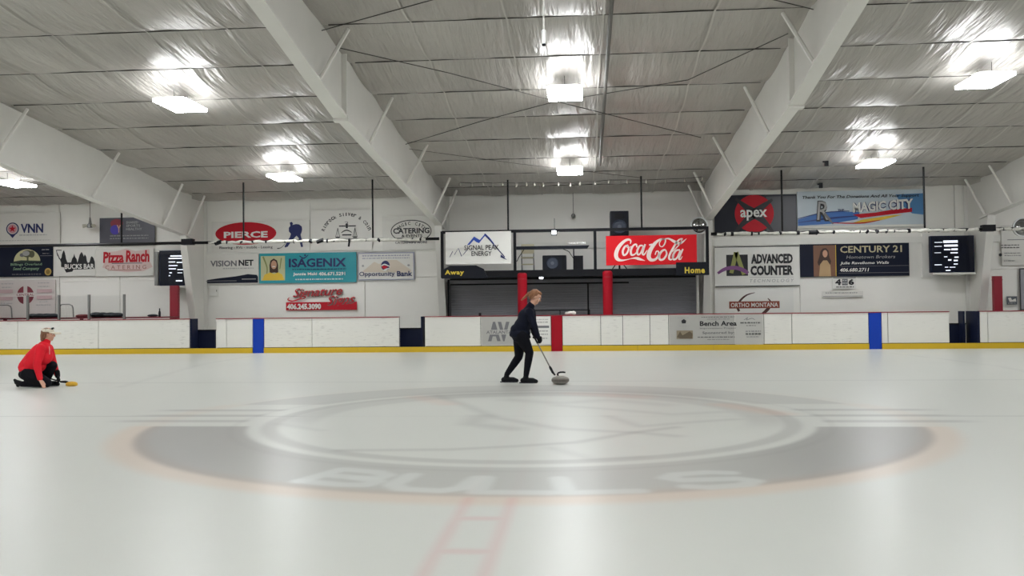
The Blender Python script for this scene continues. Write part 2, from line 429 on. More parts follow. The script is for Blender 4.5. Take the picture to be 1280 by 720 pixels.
# ------------------------------------------------------------------ high-bay lamps
mLamp = M('lamp diffuser', (250, 252, 255), .4, emit=LAMP_STRENGTH)
mHouse = M('lamp housing', (225, 225, 222), .4)
def make_lamp():
    r = empty('ceiling_lamp', (0, 0, 0))
    MB().prism([(-.32, .027), (-.28, .05), (.28, .05), (.32, .027)], 'y', -.48, .48).build('housing', mHouse, r)
    MB().box(-.345, .345, -.51, .51, -.04, .025).build('diffuser', mLamp, r, .01)
    for y in (-.3, .3):
        MB().tube([(0, y, .04), (0, y, .27)], .006, 5).build('hanger', mCable, r)
    return r
lamp_names = {(1, 23.6): 'far-row ceiling lamp at the left edge of the picture', (2, 23.6): 'glowing ceiling lamp above the red oval banner',
              (3, 23.6): 'glowing ceiling lamp nearest the string of bulbs, above the black speaker bay', (4, 23.6): 'glowing ceiling lamp above the blue sky banner',
              (2, 17.3): 'big glowing ceiling lamp between the two left roof beams', (3, 17.3): 'big glowing ceiling lamp in the middle bay under the crossed cables',
              (4, 17.3): 'big glowing ceiling lamp in the upper right bay'}
ORD = ('first', 'second', 'third', 'fourth', 'fifth', 'sixth')
proto = make_lamp(); first = True
for i, x in enumerate(LAMP_COLS):
    for y in LAMP_ROWS:
        loc = (x, y, ceil_z(y) - .34)
        o = proto if first else copy_tree(proto, loc)
        o.location = loc; first = False
        tag(o, lamp_names.get((i, y), 'high-bay lamp outside the picture, %s row from far wall, %s from left wall' % (ORD[LAMP_ROWS.index(y)], ORD[i])), 'lamp', 'high-bay ceiling lamps')

# ------------------------------------------------------------------ banners
FONT = {}
def glyphs(txt, bold, shear, sp):
    k = (txt, bold, shear, sp)
    if k in FONT: return FONT[k]
    c = bpy.data.curves.new('t', 'FONT'); c.body = txt; c.offset = bold; c.shear = shear; c.space_character = sp; c.resolution_u = 2
    o = bpy.data.objects.new('t', c); COL.objects.link(o)
    dg = bpy.context.evaluated_depsgraph_get(); e = o.evaluated_get(dg); me = e.to_mesh()
    v = [(p.co.x, p.co.y) for p in me.vertices]; f = [tuple(p.vertices) for p in me.polygons]
    e.to_mesh_clear(); bpy.data.objects.remove(o); bpy.data.curves.remove(c)
    x0 = min(a for a, b in v); x1 = max(a for a, b in v); y0 = min(b for a, b in v); y1 = max(b for a, b in v)
    FONT[k] = ([((a - x0) / (x1 - x0), (b - y0) / (y1 - y0)) for a, b in v], f)
    return FONT[k]
class Banner:
    """A flat sign on the plane Y; its print is laid out on that plane."""
    def __init__(s, name, b, Y, mat, label, cat='banner', group=None, thick=.02, bevel=0, bare=False):
        s.Y = Y; s.k = 0
        x0, y0, x1, y1 = b; mx, my = (x0 + x1) / 2, (y0 + y1) / 2
        X0 = at(x0, my, Y).x; X1 = at(x1, my, Y).x; Z1 = at(mx, y0, Y).z; Z0 = at(mx, y1, Y).z
        s.mx, s.my = mx, my; s.X0, s.X1, s.Z0, s.Z1 = X0, X1, Z0, Z1; s.b = b
        me = MB().box(-(X1 - X0) / 2, (X1 - X0) / 2, 0, thick, -(Z1 - Z0) / 2, (Z1 - Z0) / 2)
        s.o = me.build(name, mat, None, bevel)
        s.o.location = ((X0 + X1) / 2, Y, (Z0 + Z1) / 2)
        tag(s.o, label, cat, group)
    def q(s, px, py):
        return (s.X0 + (s.X1 - s.X0) * (px - s.b[0]) / (s.b[2] - s.b[0]), s.Z1 - (s.Z1 - s.Z0) * (py - s.b[1]) / (s.b[3] - s.b[1]))
    def lay(s, vs2, fs, name, mat):
        s.k += 1; y = s.Y - .003 * s.k
        me = bpy.data.meshes.new(name); me.from_pydata([(a, y, c) for a, c in vs2], [], fs); me.update(); me.materials.append(mat)
        link(name, me, s.o); return s
    def poly(s, pts, mat, name='printed_shape'):
        return s.lay([s.q(*p) for p in pts], [tuple(range(len(pts)))], name, mat)
    def rect(s, x0, y0, x1, y1, mat, name='printed_panel'):
        return s.poly([(x0, y0), (x1, y0), (x1, y1), (x0, y1)], mat, name)
    def ell(s, cx, cy, rx, ry, mat, name='printed_disc', a0=0, a1=360, n=32):
        pts = [(cx + rx * math.cos(math.radians(a0 + (a1 - a0) * i / n)), cy - ry * math.sin(math.radians(a0 + (a1 - a0) * i / n))) for i in range(n + (a1 - a0 < 360))]
        return s.poly(pts, mat, name)
    def stroke(s, strokes, mat, name='lettering', smooth=4, xf=None):
        V = []; Fc = []
        for st in strokes:
            P = [(p[0], p[1], p[2]) for p in st]; Q = []
            for i in range(len(P) - 1):
                p0 = P[max(i - 1, 0)]; p1 = P[i]; p2 = P[i + 1]; p3 = P[min(i + 2, len(P) - 1)]
                for j in range(smooth):
                    t = j / smooth
                    Q.append(tuple(.5 * (2 * p1[c] + (p2[c] - p0[c]) * t + (2 * p0[c] - 5 * p1[c] + 4 * p2[c] - p3[c]) * t * t + (3 * p1[c] - p0[c] - 3 * p2[c] + p3[c]) * t ** 3) for c in range(3)))
            Q.append(P[-1]); o = len(V)
            for i, (x, y, w_) in enumerate(Q):
                a = Q[max(i - 1, 0)]; c = Q[min(i + 1, len(Q) - 1)]; dx, dy = c[0] - a[0], c[1] - a[1]; L_ = math.hypot(dx, dy) or 1
                nx_, ny_ = -dy / L_ * w_ / 2, dx / L_ * w_ / 2
                for sx in (1, -1):
                    px, py = x + sx * nx_, y + sx * ny_
                    if xf: px, py = xf(px, py)
                    V.append(s.q(px, py))
            for i in range(len(Q) - 1): Fc.append((o + 2 * i, o + 2 * i + 1, o + 2 * i + 3, o + 2 * i + 2))
        return s.lay(V, Fc, name, mat)
    def text(s, txt, x0, y0, x1, y1, mat, bold=.0, shear=0, sp=1, tilt=0, arc=0, name='lettering'):
        v, f = glyphs(txt, bold, shear, sp); pts = []
        for a, b in v:
            px = x0 + (x1 - x0) * a; py = y1 - (y1 - y0) * b
            py += tilt * (a - .5) + arc * ((2 * a - 1) ** 2)
            pts.append(s.q(px, py))
        return s.lay(pts, f, name, mat)
    def fine(s, x0, x1, y, h, mat, name='small_print', words=None):
        """a line of print too small to read in the photograph"""
        V = []; Fc = []; x = x0; rnd = random.Random(int(x0 * 31 + y * 17))
        while x < x1:
            w_ = min(rnd.uniform(1.2, 4.5), x1 - x); xx = x
            while xx < x + w_:
                hh = h * rnd.uniform(.55, 1); o = len(V); e = min(xx + .5, x + w_)
                V += [s.q(xx, y - hh / 2), s.q(e, y - hh / 2), s.q(e, y + h * .45), s.q(xx, y + h * .45)]; Fc.append((o, o + 1, o + 2, o + 3)); xx += .7
            x += w_ + .9
        return s.lay(V, Fc, name, mat)
BY = WALL_Y - .085
cWhite = M('banner white vinyl', (228, 227, 222), .45, vary=.04, vscale=2, bump=.3, bscale=3)
cGreyW = M('banner grey white vinyl', (220, 218, 212), .45, vary=.04, vscale=2, bump=.3, bscale=3)
cNavy = M('banner navy vinyl', (18, 24, 44), .4, spec=.2)
cNavyI = M('navy ink', (26, 36, 92), .5)
cRedI = M('red ink', (186, 32, 46), .5, spec=.2)
cTeal = M('teal vinyl', (34, 148, 160), .45, vary=.06, vscale=2)
cGrey = M('dark grey vinyl', (74, 74, 84), .45)
cGreyI = M('grey ink', (110, 110, 114), .5)
cLGrey = M('light grey ink', (160, 160, 160), .5)
cCream = M('cream ink', (196, 194, 150), .5)
cBlueI = M('blue ink', (40, 76, 170), .5)
cYelI = M('yellow ink', (222, 186, 60), .5)
cSkin = M('printed skin', (196, 150, 124), .5)
cHair = M('printed dark hair', (60, 38, 30), .5)
cPinkW = M('faded pinkish vinyl', (204, 196, 192), .5)
cMar = M('maroon ink', (120, 40, 54), .5)
cPink = M('pink ink', (196, 140, 148), .5)
cGreenI = M('green ink', (120, 150, 120), .5)
cSilver = M('silver vinyl', (176, 175, 170), .4, vary=.05)

# --- left bay
b = Banner('sponsor_banner', (-26, 266, 75, 307), BY, cGreyW, 'white banner with pin-shaped red star emblem and navy capital letters')
b.ell(16, 286, 8, 8, cNavyI).poly([(9.5, 290), (22.5, 290), (16, 297.5)], cNavyI).ell(16, 286, 6.6, 6.6, cPinkW).ell(16, 286, 5.4, 5.4, cPink)
b.poly([(16 + (4.6 if i % 2 == 0 else 1.9) * math.sin(i * math.pi / 5), 286 - (4.6 if i % 2 == 0 else 1.9) * math.cos(i * math.pi / 5)) for i in range(10)], cRedI, 'printed_star')
b.text('VNN', 26.5, 280, 54.5, 291.5, cNavyI, .03); b.fine(25, 59, 294, 1.6, cLGrey); b.fine(-2, 64, 300.6, 1, cLGrey)
b = Banner('sponsor_banner', (-24, 308.5, 66, 346), BY - .02, cNavy, 'dark navy banner with a cream half moon and tree emblem')
b.ell(34, 327, 16.5, 15.2, cCream, a0=0, a1=180)
b.ell(34.5, 317.5, 6.5, 4.5, M('olive ink', (84, 86, 62), .5)).ell(40, 318, 3.6, 4.4, MATS['olive ink']).ell(28, 319, 3, 2.4, cGreyI).ell(33, 317, 4.4, 3.2, cLGrey)
b.rect(34, 320, 36.2, 327, MATS['olive ink']).poly([(17, 327), (27, 325.5), (51, 326.5), (51, 328.5), (17, 328.5)], M('dark green ink', (30, 44, 40), .5))
b.text('Billings Overland', 14, 329, 53, 333, cGreenI, .02).text('Seed Company', 17, 334, 50, 339, cGreenI, .02, .2)
b.fine(16, 52, 343, 1.6, cGreyI); b.fine(53, 62, 312.7, 1.4, cLGrey); b.fine(54, 62, 317.5, 1, cLGrey); b.rect(51, 320, 66, 320.6, cGreyI)
b.ell(61, 340.3, 4.2, 4.6, M('gold ink', (190, 160, 84), .5)).ell(61, 340.3, 2.6, 2.9, M('bronze ink', (130, 104, 40), .5))
b = Banner('sponsor_banner', (67, 309.5, 119.5, 345), BY - .02, cWhite, 'white banner with black city skyline inside a state outline')
b.poly([(70, 312), (77, 312), (77, 313), (71.2, 313), (71.5, 319), (75.5, 323.8), (74, 324)], mInk)
b.poly([(75, 324), (77, 322), (77.5, 318), (79, 314), (80, 312.5), (81, 315), (82, 319), (82.6, 323), (84.5, 328), (89, 328), (90.5, 323), (92, 321), (93, 317), (94, 321), (96, 324), (97, 328.5), (98.5, 323), (100, 318), (102, 315), (103.5, 317), (105, 321), (106, 318), (108, 321), (108.6, 326), (110, 329), (112, 328), (113.5, 322), (115, 320.5), (117, 323), (118.6, 328), (118.6, 336.5), (92, 337.2), (90.5, 339.5), (83, 340.6), (81, 337), (80, 334), (76.5, 333.5), (76.5, 328)], mInk)
b.text('BUCKS BAR', 81, 330, 118, 336.3, mWhite, .03)
b = Banner('sponsor_banner', (120, 310.5, 192, 345), BY - .02, cGreyW, 'white banner with red western-style restaurant lettering')
b.poly([(130, 315), (145, 314), (158, 310.8), (170, 314), (187, 312), (187, 327), (191, 334), (180, 339), (160, 340.3), (140, 338), (128, 334), (131, 327)], M('pale pink ink', (214, 188, 184), .5))
b.text('Pizza', 129, 314.5, 155, 328.5, cRedI, .04, .05).text('Ranch', 157.5, 313, 187, 328, cRedI, .04, .05)
b.rect(140, 328.6, 178, 329.6, cGreyI)
b.text('CATERING', 132, 331.5, 183, 336.5, M('rust ink', (150, 90, 80), .5), .0, 0, 1.6); b.rect(135, 337.3, 177, 338, MATS['rust ink'])
b = Banner('sponsor_banner', (124.5, 272, 193.5, 307), BY, cGrey, 'dark grey banner with red and blue emblem partly behind the roof beam')
b.ell(146, 279, 8, 5.5, M('dull red ink', (130, 34, 50), .5)).ell(144, 287, 6, 6, M('violet ink', (62, 46, 160), .5))
b.text('Y', 146, 281, 151.5, 290.5, cSkin, .04)
for i, tx in enumerate(('SHARED', 'SPORTS', 'HEALTHY')): b.text(tx, 158, 276.6 + i * 4.2, 173 + i * 2.5, 279.6 + i * 4.2, cLGrey, .02)
b.fine(138, 186, 294.6, 1.6, cLGrey); b.fine(138, 186, 298, 1.6, cLGrey)
b = Banner('sponsor_banner', (-22, 350, 69, 397), BY, cPinkW, 'faded pinkish white banner with dark red split-disc emblem behind the penalty box')
b.ell(32, 369, 10.5, 11.5, cMar).rect(29.6, 357, 34.4, 381, cPinkW).rect(19, 366, 45, 371, cPinkW).text('CENTRAL', 21, 367, 43, 370, cMar, .01)
for x0, x1, y in ((2, 17, 354.5), (3, 15, 359), (48, 62, 354), (48, 62, 358.5), (46, 64, 381.5), (50, 60, 377.5), (2, 16, 379)): b.fine(x0, x1, y, 1.5, cLGrey)
for x0, x1, y in ((0, 17, 364), (0, 17, 373), (47, 66, 364), (47, 66, 372)): b.rect(x0, y - 2.2, x1, y + 2.2, M('rose ink', (196, 168, 170), .5))
# --- bay left of centre
b = Banner('sponsor_banner', (264.5, 276, 387, 314.5), BY, cGreyW, 'white banner with a red oval and a hockey player silhouette')
b.ell(307.5, 291.5, 38.3, 14.2, cRedI).text('PIERCE', 280, 289, 335, 297, mWhite, .035)
b.text('Flooring - RVs - mobile - Leasing', 274.5, 307.2, 341, 311.5, mInk, .01)
b.poly([(362.5, 279), (365, 278), (366.6, 280), (366, 282), (370, 281), (374, 281.4), (377.5, 284), (378, 288), (377, 292), (376, 294), (377, 299), (374.5, 299.5), (371, 295.5), (366.5, 300), (362, 299), (364, 293), (361.4, 290), (361.4, 285.5), (363.4, 283)], cNavyI, 'printed_player')
b.poly([(362, 298), (366.6, 299), (360, 309), (356.5, 310), (356, 308.6)], cNavyI, 'printed_player').poly([(373.5, 298.5), (377.2, 298.5), (379, 309.4), (376.6, 309.8)], cNavyI, 'printed_player')
b.stroke([[(357, 305, .6), (352, 310, .6), (347, 311, 1.2)]], mInk, 'printed_stick')
b = Banner('sponsor_banner', (388, 262.5, 465, 313), BY - .02, cGreyW, 'white banner with arched lettering over a pair of balance scales')
import itertools
def arc_text(b, txt, cx, cy, rx, ry, a0, a1, h, mat, bold=.0):
    n = len(txt)
    V = []; Fc = []
    for i, ch in enumerate(txt):
        if ch == ' ': continue
        a = math.radians(a0 + (a1 - a0) * i / (n - 1)); v, f = glyphs(ch, bold, 0, 1)
        ox, oy = cx + rx * math.cos(a), cy - ry * math.sin(a)
        tx, ty = rx * math.sin(a), ry * math.cos(a); L_ = math.hypot(tx, ty); tx /= L_; ty /= L_
        wd = h * (.3 if ch in 'iIl' else .75); o = len(V)
        for (u_, w_) in v:
            sx = (u_ - .5) * wd; sy = (w_ - .5) * h
            V.append(b.q(ox + sx * tx + sy * ty, oy + sx * ty - sy * tx))
        Fc += [tuple(k + o for k in q) for q in f]
    b.lay(V, Fc, 'lettering', mat)
arc_text(b, 'Rimrock Silver & Coin', 433, 298, 31, 30, 158, 22, 4.2, mInk, .02)
b.text('2', 431, 277, 436, 281, cGreyI, .0)
b.rect(424, 282, 445, 283.4, mInk).rect(432.5, 279.5, 435, 285.5, mInk).rect(428, 293, 439.5, 294.6, mInk)
b.stroke([[(427, 291, .8), (430, 289, 1.2), (433.5, 288, 1.5), (437, 289, 1.2), (440, 291, .8)]], mInk, 'printed_scales')
for cx in (422.5, 444):
    b.stroke([[(cx, 285, .5), (cx - 2.6, 296, .5)], [(cx, 285, .5), (cx + 2.6, 296, .5)], [(cx, 285, .4), (cx, 296, .4)]], mInk, 'printed_scales', 1)
    b.poly([(cx - 3.2, 296), (cx + 3.2, 296), (cx + 2, 297.6), (cx - 2, 297.6)], mInk, 'printed_scales')
b = Banner('sponsor_banner', (478, 270, 544.5, 312), BY - .02, cGreyW, 'white banner with black ringed catering logo')
ring = [[(514 + 25 * math.cos(a * math.pi / 12), 289 - 13.6 * math.sin(a * math.pi / 12), 1.1) for a in range(25)]]
b.stroke(ring, mInk, 'printed_ring', 3)
arc_text(b, 'MAGIC CITY', 514, 290, 18, 10.8, 155, 25, 4.2, mInk, .02)
b.text('CATERING', 491.5, 285, 537, 292, mInk, .03).text('& EVENTS', 502, 293, 528, 296.5, mInk, .02).text('CATERING & MORE', 494, 301.5, 534, 304.6, cGreyI, .02)
b = Banner('sponsor_banner', (256, 317.5, 323, 355), BY, cGreyW, 'white banner with black capital lettering over a dark swoosh')
b.text('VISION', 263, 325.5, 296, 333, cGreyI, .03).text('NET', 298.5, 325, 317, 332.5, mInk, .04); b.fine(279, 317, 335.5, 1.6, cLGrey)
b.poly([(256, 350), (275, 347.5), (295, 345.5), (310, 343), (321, 344), (322.6, 346.5), (322.6, 353.8), (256, 353.8)], cNavy).rect(302.5, 348.6, 320, 349.6, cLGrey).rect(258, 350.6, 296, 351.6, cGreyI)
b = Banner('sponsor_banner', (324, 316, 445.5, 353.5), BY - .01, cTeal, 'teal banner with navy capitals and portrait of a woman in a yellow top')
b.rect(326, 319.4, 356.5, 350, M('pale green print', (188, 190, 150), .5), 'printed_portrait')
b.stroke([[(329, 320, 2), (334, 334, 1.5), (333, 345, 1)], [(352, 322, 1.5), (350, 336, 1)]], M('leaf green print', (130, 136, 84), .5), 'printed_portrait')
b.poly([(337.4, 341), (337, 331), (338.4, 325), (342.5, 322.5), (346.6, 325), (348, 331), (348, 341), (343, 340)], cHair, 'printed_portrait')
b.ell(342.6, 330.4, 3.6, 5.4, cSkin, 'printed_portrait').poly([(328, 349.8), (331, 342.5), (338, 340), (343, 342), (348, 340), (353, 342.5), (355.6, 349.8)], cYelI, 'printed_portrait')
b.rect(340.8, 332.2, 344.6, 333.1, mWhite, 'printed_portrait')
b.text('ISAGENIX', 361.5, 323, 433, 334, cNavyI, .03).stroke([[(375, 319.6, 1), (379, 322.5, 1.6), (382, 322, 1.4), (386, 318.6, .8)]], cNavyI, 'printed_figure').ell(382, 319, 1.2, 1.2, cNavyI)
b.fine(366, 433, 336.6, 1.8, cNavyI); b.text('Jennie Maki', 367, 340.6, 397, 345.2, mWhite, .03).text('406.671.5291', 399, 340.4, 432, 344.8, mWhite, .03); b.fine(370, 430, 349.2, 1.8, mWhite)
b = Banner('sponsor_banner', (447.5, 315.5, 518, 350), BY, M('blue grey vinyl', (150, 152, 172), .5), 'white bank banner with a thin blue border and a round emblem')
b.rect(448.6, 317, 516.6, 348.8, cGreyW).poly([(452, 340), (468, 327), (474, 330), (484, 325), (496, 325), (514, 338), (514, 341)], M('beige print', (212, 200, 184), .5))
b.fine(453, 512, 319.4, 1.8, M('lilac ink', (130, 132, 160), .5)); b.fine(453, 512, 322.6, 1.4, MATS['lilac ink'])
b.ell(482, 332, 5.4, 6.2, cNavyI).stroke([[(477, 332.5, 1.2), (481, 330.5, 1.6), (488, 333.5, 1)]], cWhite, 'printed_wave').poly([(477, 333.4), (480, 331.8), (485.5, 333.6), (480, 336.6)], cRedI).poly([(482, 339), (488, 334.6), (483, 335.6), (478, 338)], cWhite)
b.text('Opportunity', 449.2, 339.3, 493.5, 346.6, cNavyI, .01).text('Bank', 496.4, 339, 515.6, 345.6, cNavyI, .025); b.ell(454, 332, 1.4, 1.4, cLGrey).ell(511, 332, 1.6, 1.2, cLGrey)
b = Banner('wall_sign', (357.5, 377.5, 446, 387.6), BY, cRedI, 'red sign with white phone number and slanted script lettering above it', 'sign')
cShade = M('brown grey ink', (112, 84, 80), .5)
for dx, dy, mt, bo in ((.8, .9, cShade, .035), (0, 0, cRedI, -.004)):
    b.text('Signature', 366 + dx, 359 + dy, 428 + dx, 373 + dy, mt, bo, .35, .95, -3).text('Signs', 408 + dx, 369 + dy, 444 + dx, 383.5 + dy, mt, bo, .35, .95, -3)
b.stroke([[(376, 373, 1.4), (366, 376, 1.8), (360, 374, 1.4), (362, 371.5, .8)]], cRedI)
b.text('406.245.3090', 359, 379.2, 401.6, 386.6, mWhite, .05)
# --- right bays
b = Banner('sponsor_banner', (893, 243.5, 996, 293.5), BY, M('charcoal vinyl', (34, 36, 46), .4, spec=.2), 'dark banner with white lower-case word across red disc and black cross')
b.rect(958, 246, 995, 291, M('graphite vinyl', (52, 52, 60), .4))
b.ell(943, 267, 24.5, 23.5, cRedI).stroke([[(920, 248, 3), (932, 258, 7), (943, 267, 11), (955, 277, 7), (966, 290, 3)], [(966, 250, 3), (954, 258, 7), (943, 267, 11), (931, 277, 7), (918, 290, 3)]], M('near black ink', (26, 20, 28), .5), 'printed_cross')
b.text('apex', 925.5, 262, 959, 275.6, mWhite, .02)
b = Banner('sponsor_banner', (996.5, 238, 1156.5, 284.5), BY, M('sky print', (192, 204, 212), .45, vary=.15, vscale=1.2), 'long pale blue sky banner with red, blue and yellow streaks')
b.rect(997, 281.4, 1156, 284.4, cGreyW)
b.poly([(1120, 244), (1156, 243), (1156, 270), (1140, 268), (1128, 258)], M('mid blue print', (78, 130, 180), .5))
b.poly([(997, 273), (1020, 267), (1045, 264), (1075, 265), (1072, 274), (1040, 279), (997, 281)], M('strong blue print', (54, 106, 178), .5)).stroke([[(997, 272, 1), (1030, 265, 1.4), (1062, 263.6, 1)], [(997, 277, .8), (1040, 272, 2.4), (1072, 270, 1)]], M('deep blue print', (30, 56, 120), .5), 'printed_streak')
b.poly([(1066, 268), (1095, 266), (1118, 262.4), (1140, 261), (1140, 266), (1110, 269), (1076, 272.6)], cRedI).poly([(1062, 279.6), (1078, 274.6), (1098, 272), (1118, 269.5), (1128, 269.4), (1100, 276), (1080, 279.6)], cYelI).stroke([[(1040, 278, .8), (1075, 279, 1.6), (1100, 275.6, .8)]], cRedI, 'printed_streak')
b.text('Thank You For The Donations And All Your Support', 1003, 243.6, 1149, 248.4, mInk, .025, .2)
b.text('R', 1020, 250, 1037, 276, mInk, .06, .1).text('R', 1021, 251, 1036, 274, cLGrey, .0, .1); b.stroke([[(1030, 266, 3.6), (1036, 273, 3), (1041, 279.6, 1)]], cGreyI, 'printed_curl')
b.text('THE', 1047, 261, 1055, 264, cNavyI, .02)
b.text('MAGIC CITY', 1066, 251.5, 1141, 264, cNavyI, .09, 0, 1, -4).text('MAGIC CITY', 1066, 251.5, 1141, 264, mWhite, .04, 0, 1, -4)
b = Banner('sponsor_banner', (893.5, 307.5, 999.5, 358), BY, cWhite, 'white banner with green letter A on a black square, and bold black words')
b.rect(893.7, 307.7, 999.3, 308.8, mInk, 'printed_border').rect(893.7, 357, 999.3, 358, mInk, 'printed_border')
b.rect(908, 318, 935, 344.5, mInk).stroke([[(914, 341, 5), (920.5, 315, 5.6)], [(920.5, 315, 5.6), (930, 343, 5)]], M('olive green ink', (150, 152, 84), .5), 'printed_letter', 1)
b.stroke([[(897, 341, 3), (907, 335.5, 4.4), (920, 334.5, 5), (930, 338, 5), (935, 341.6, 4)]], M('purple ink', (126, 74, 130), .5), 'printed_arc')
b.text('ADVANCED', 939, 317.6, 991, 329.8, mInk, .05).text('COUNTER', 938, 332, 991.5, 344.4, mInk, .05).text('TECHNOLOGY', 937, 349, 992, 353, cLGrey, .0, .2, 1.4); b.rect(937, 346.6, 992, 347, cLGrey)
b = Banner('sponsor_banner', (1000, 304.5, 1136.5, 345.5), BY, cNavy, 'long navy banner with gold capitals and portrait of a long-haired woman')
b.rect(1017, 306, 1044.5, 345, M('brown print', (122, 84, 62), .5), 'printed_portrait')
b.poly([(1022, 327), (1024.5, 320), (1026, 313), (1029, 310), (1033, 309.6), (1036, 313), (1037, 321), (1039, 326), (1037.6, 333), (1034, 330), (1026, 331), (1023, 331)], cHair, 'printed_portrait').ell(1031.6, 316.6, 3.1, 4.6, cSkin, 'printed_portrait').poly([(1023.6, 345), (1025, 330), (1029, 325), (1034, 325), (1038, 331), (1038.6, 345)], M('tan print', (180, 150, 110), .5), 'printed_portrait')
b.rect(1044.5, 306, 1045.3, 345, cYelI)
b.text('CENTURY 21', 1050.5, 307.4, 1127.5, 316, M('gold grey ink', (186, 178, 146), .5), .02).text('Hometown Brokers', 1058, 319.4, 1119, 323.4, cLGrey, .0, .2)
b.text('Julie Ravellomo Walls', 1050, 327, 1111, 331.4, mWhite, .02, .2); b.rect(1050, 332.6, 1136, 333, cGreyI); b.text('406.680.2711', 1049.6, 335, 1086, 339.6, mWhite, .02, .2).rect(1048, 341, 1136, 341.5, cGreyI)
b = Banner('wall_sign', (1041, 346.5, 1070, 361), BY, cWhite, 'small black-bordered white sign with a three digit number', 'sign')
b.rect(1041.4, 346.9, 1069.6, 347.7, mInk).text('4', 1044, 348.8, 1051.4, 356.4, mInk, .06).text('6', 1060.4, 348.8, 1067.6, 356.4, mInk, .06).rect(1052.4, 348.6, 1059.6, 356.6, cGreyI).fine(1053, 1059, 350.6, 1, mWhite).fine(1053, 1059, 354, 1, mWhite).fine(1045, 1067, 358.6, 1.7, mInk)
b = Banner('wall_sign', (1028, 364, 1079, 371.5), BY, cGreyW, 'thin white strip sign with fine print below the three digit sign', 'sign')
b.fine(1032, 1072, 366, 1.4, cGreyI); b.rect(1029, 370, 1078, 370.5, cGreyI)
b = Banner('sponsor_banner', (893.5, 361, 992, 402), BY, cWhite, 'white banner with a brown name bar crossed by thin dark arcs')
b.stroke([[(924, 389, 3), (922, 383, 3), (926, 375, 2.6), (934, 368.6, 1.8), (944, 365.8, .6)], [(960, 373, .8), (963.5, 378, 2.4), (961, 385, 4), (955, 391, 3.6), (948, 396, 2)]], M('dark brown ink', (74, 40, 38), .5), 'printed_arc')
b.rect(911.6, 376.6, 974.6, 385.4, M('brick brown ink', (138, 66, 48), .5)).text('ORTHO MONTANA', 913.6, 378.4, 972.6, 383.8, mWhite, .01)
b = Banner('sponsor_banner', (1252, 281, 1330, 331), BY, cGreyW, 'white banner with small black print at the right edge beside the column')
b.fine(1251, 1274, 306, 1.6, mInk); b.fine(1251, 1274, 309, 1.6, mInk); b.ell(1250, 318, 2, 2, mInk); b.fine(1255, 1276, 316, 1.2, cGreyI); b.fine(1255, 1276, 319, 1.2, cGreyI); b.fine(1254, 1268, 325.6, 1.2, cGreyI); b.rect(1259, 299, 1330, 299.7, cGreyI)
b = Banner('wall_sign', (1258.6, 370.4, 1271.5, 380.6), BY, M('slate vinyl', (92, 96, 104), .5), 'small slate grey sign beside the right-hand red post', 'sign')
b.poly([(1260, 372.5), (1263.5, 371.8), (1265, 375), (1269.5, 373), (1270.3, 377), (1262, 377.4)], cGreyW).fine(1260, 1270, 379, 1, mWhite)
dw = Banner('dark_window', (1275, 335, 1312, 387.5), BY, M('smoked pane', (52, 52, 54), .3), 'dark window pane at the right edge of the wall', 'window')
dw.rect(1276, 336.5, 1311, 386.4, mShut, 'pane')

# ------------------------------------------------------------------ black hanging frame over the team benches
FY = 25.55
fr = empty('scoring_frame', (-.25, FY, 2.2), 'long black steel frame with side words in yellow, spanning the middle bay', 'frame')
fx0, fx1 = at(552.5, 320, FY).x, at(886, 320, FY).x
zt, zb0, zb1 = at(700, 286.5, FY).z, at(700, 345.5, FY).z, at(700, 337, FY).z
box('top_rail', fx0, fx1, FY, FY + .06, zt - .075, zt + .01, mBlack, fr)
box('bottom_beam', fx0, fx1, FY, FY + .08, zb0, zb1, mBlack, fr)
for px in (552.5, 643.5, 744, 884.5):
    x = at(px, 320, FY).x; box('post', x - .042, x + .042, FY + .01, FY + .07, zb0, zt, mBlack, fr)
deck = box('deck', fx0 + .1, fx1 - .1, FY + .08, WALL_Y - .02, zb0 + .06, zb1 - .02, M('dark deck', (46, 46, 52), .6), fr)
xm = at(551, 320, FY).x
for (pa, pb, txt, bx) in ((552.5, 610, 'Away', (556, 337.4, 580, 345)), (845, 886, 'Home', (856, 333.6, 881, 341.8))):
    x0, x1 = at(pa, 340, FY).x, at(pb, 340, FY).x
    sh = MB().prism([(x0, zb0 - .02), (x1, zb0 - .02), (x1 - (.12 if pa < 600 else 0), zb1 + .05), (x1 - (.35 if pa < 600 else 0), zb1 + .16), (x0 + .25 if pa < 600 else x0, zb1 + .16), (x0, zb1 + .02)], 'y', FY - .05, FY)
    p = sh.build('end_box', mBlackP, fr)
    v, f = glyphs(txt, .04, 0, 1.15); a = at(bx[0], bx[3], FY - .055); c = at(bx[2], bx[1], FY - .055)
    me = bpy.data.meshes.new('lettering'); me.from_pydata([(a.x + (c.x - a.x) * u_, FY - .054, a.z + (c.z - a.z) * w_) for u_, w_ in v], [], f); me.update()
    me.materials.append(M('yellow lettering', (214, 190, 60), .5)); link('lettering', me, p)
b = Banner('sponsor_banner', (557, 289.5, 639, 330), FY - .035, cWhite, 'white banner with blue mountain line logo hung on the black frame')
b.stroke([[(562, 321, .7), (566, 313.5, .9), (568, 318, .9), (573, 310, 1), (577, 320, 1.2), (580, 317, .8), (588, 307, .7)]], cNavyI, 'printed_line', 1)
b.poly([(584, 306), (593, 295.5), (595, 297), (600, 300), (607, 292), (612, 297), (618, 305), (616, 305), (606.5, 295), (599, 304), (595.6, 302.6), (592.5, 300), (587, 306)], cBlueI)
b.stroke([[(606, 292.4, 1.3), (619, 308, 1.3), (631, 322, 1.1)]], cNavyI, 'printed_line', 1).poly([(626, 318.6), (634, 325.6), (625.5, 322)], cNavyI)
b.text('SIGNAL PEAK', 580.5, 306.4, 624, 312.6, mInk, .01).text('ENERGY', 589.5, 314, 614.6, 320, mInk, .01)
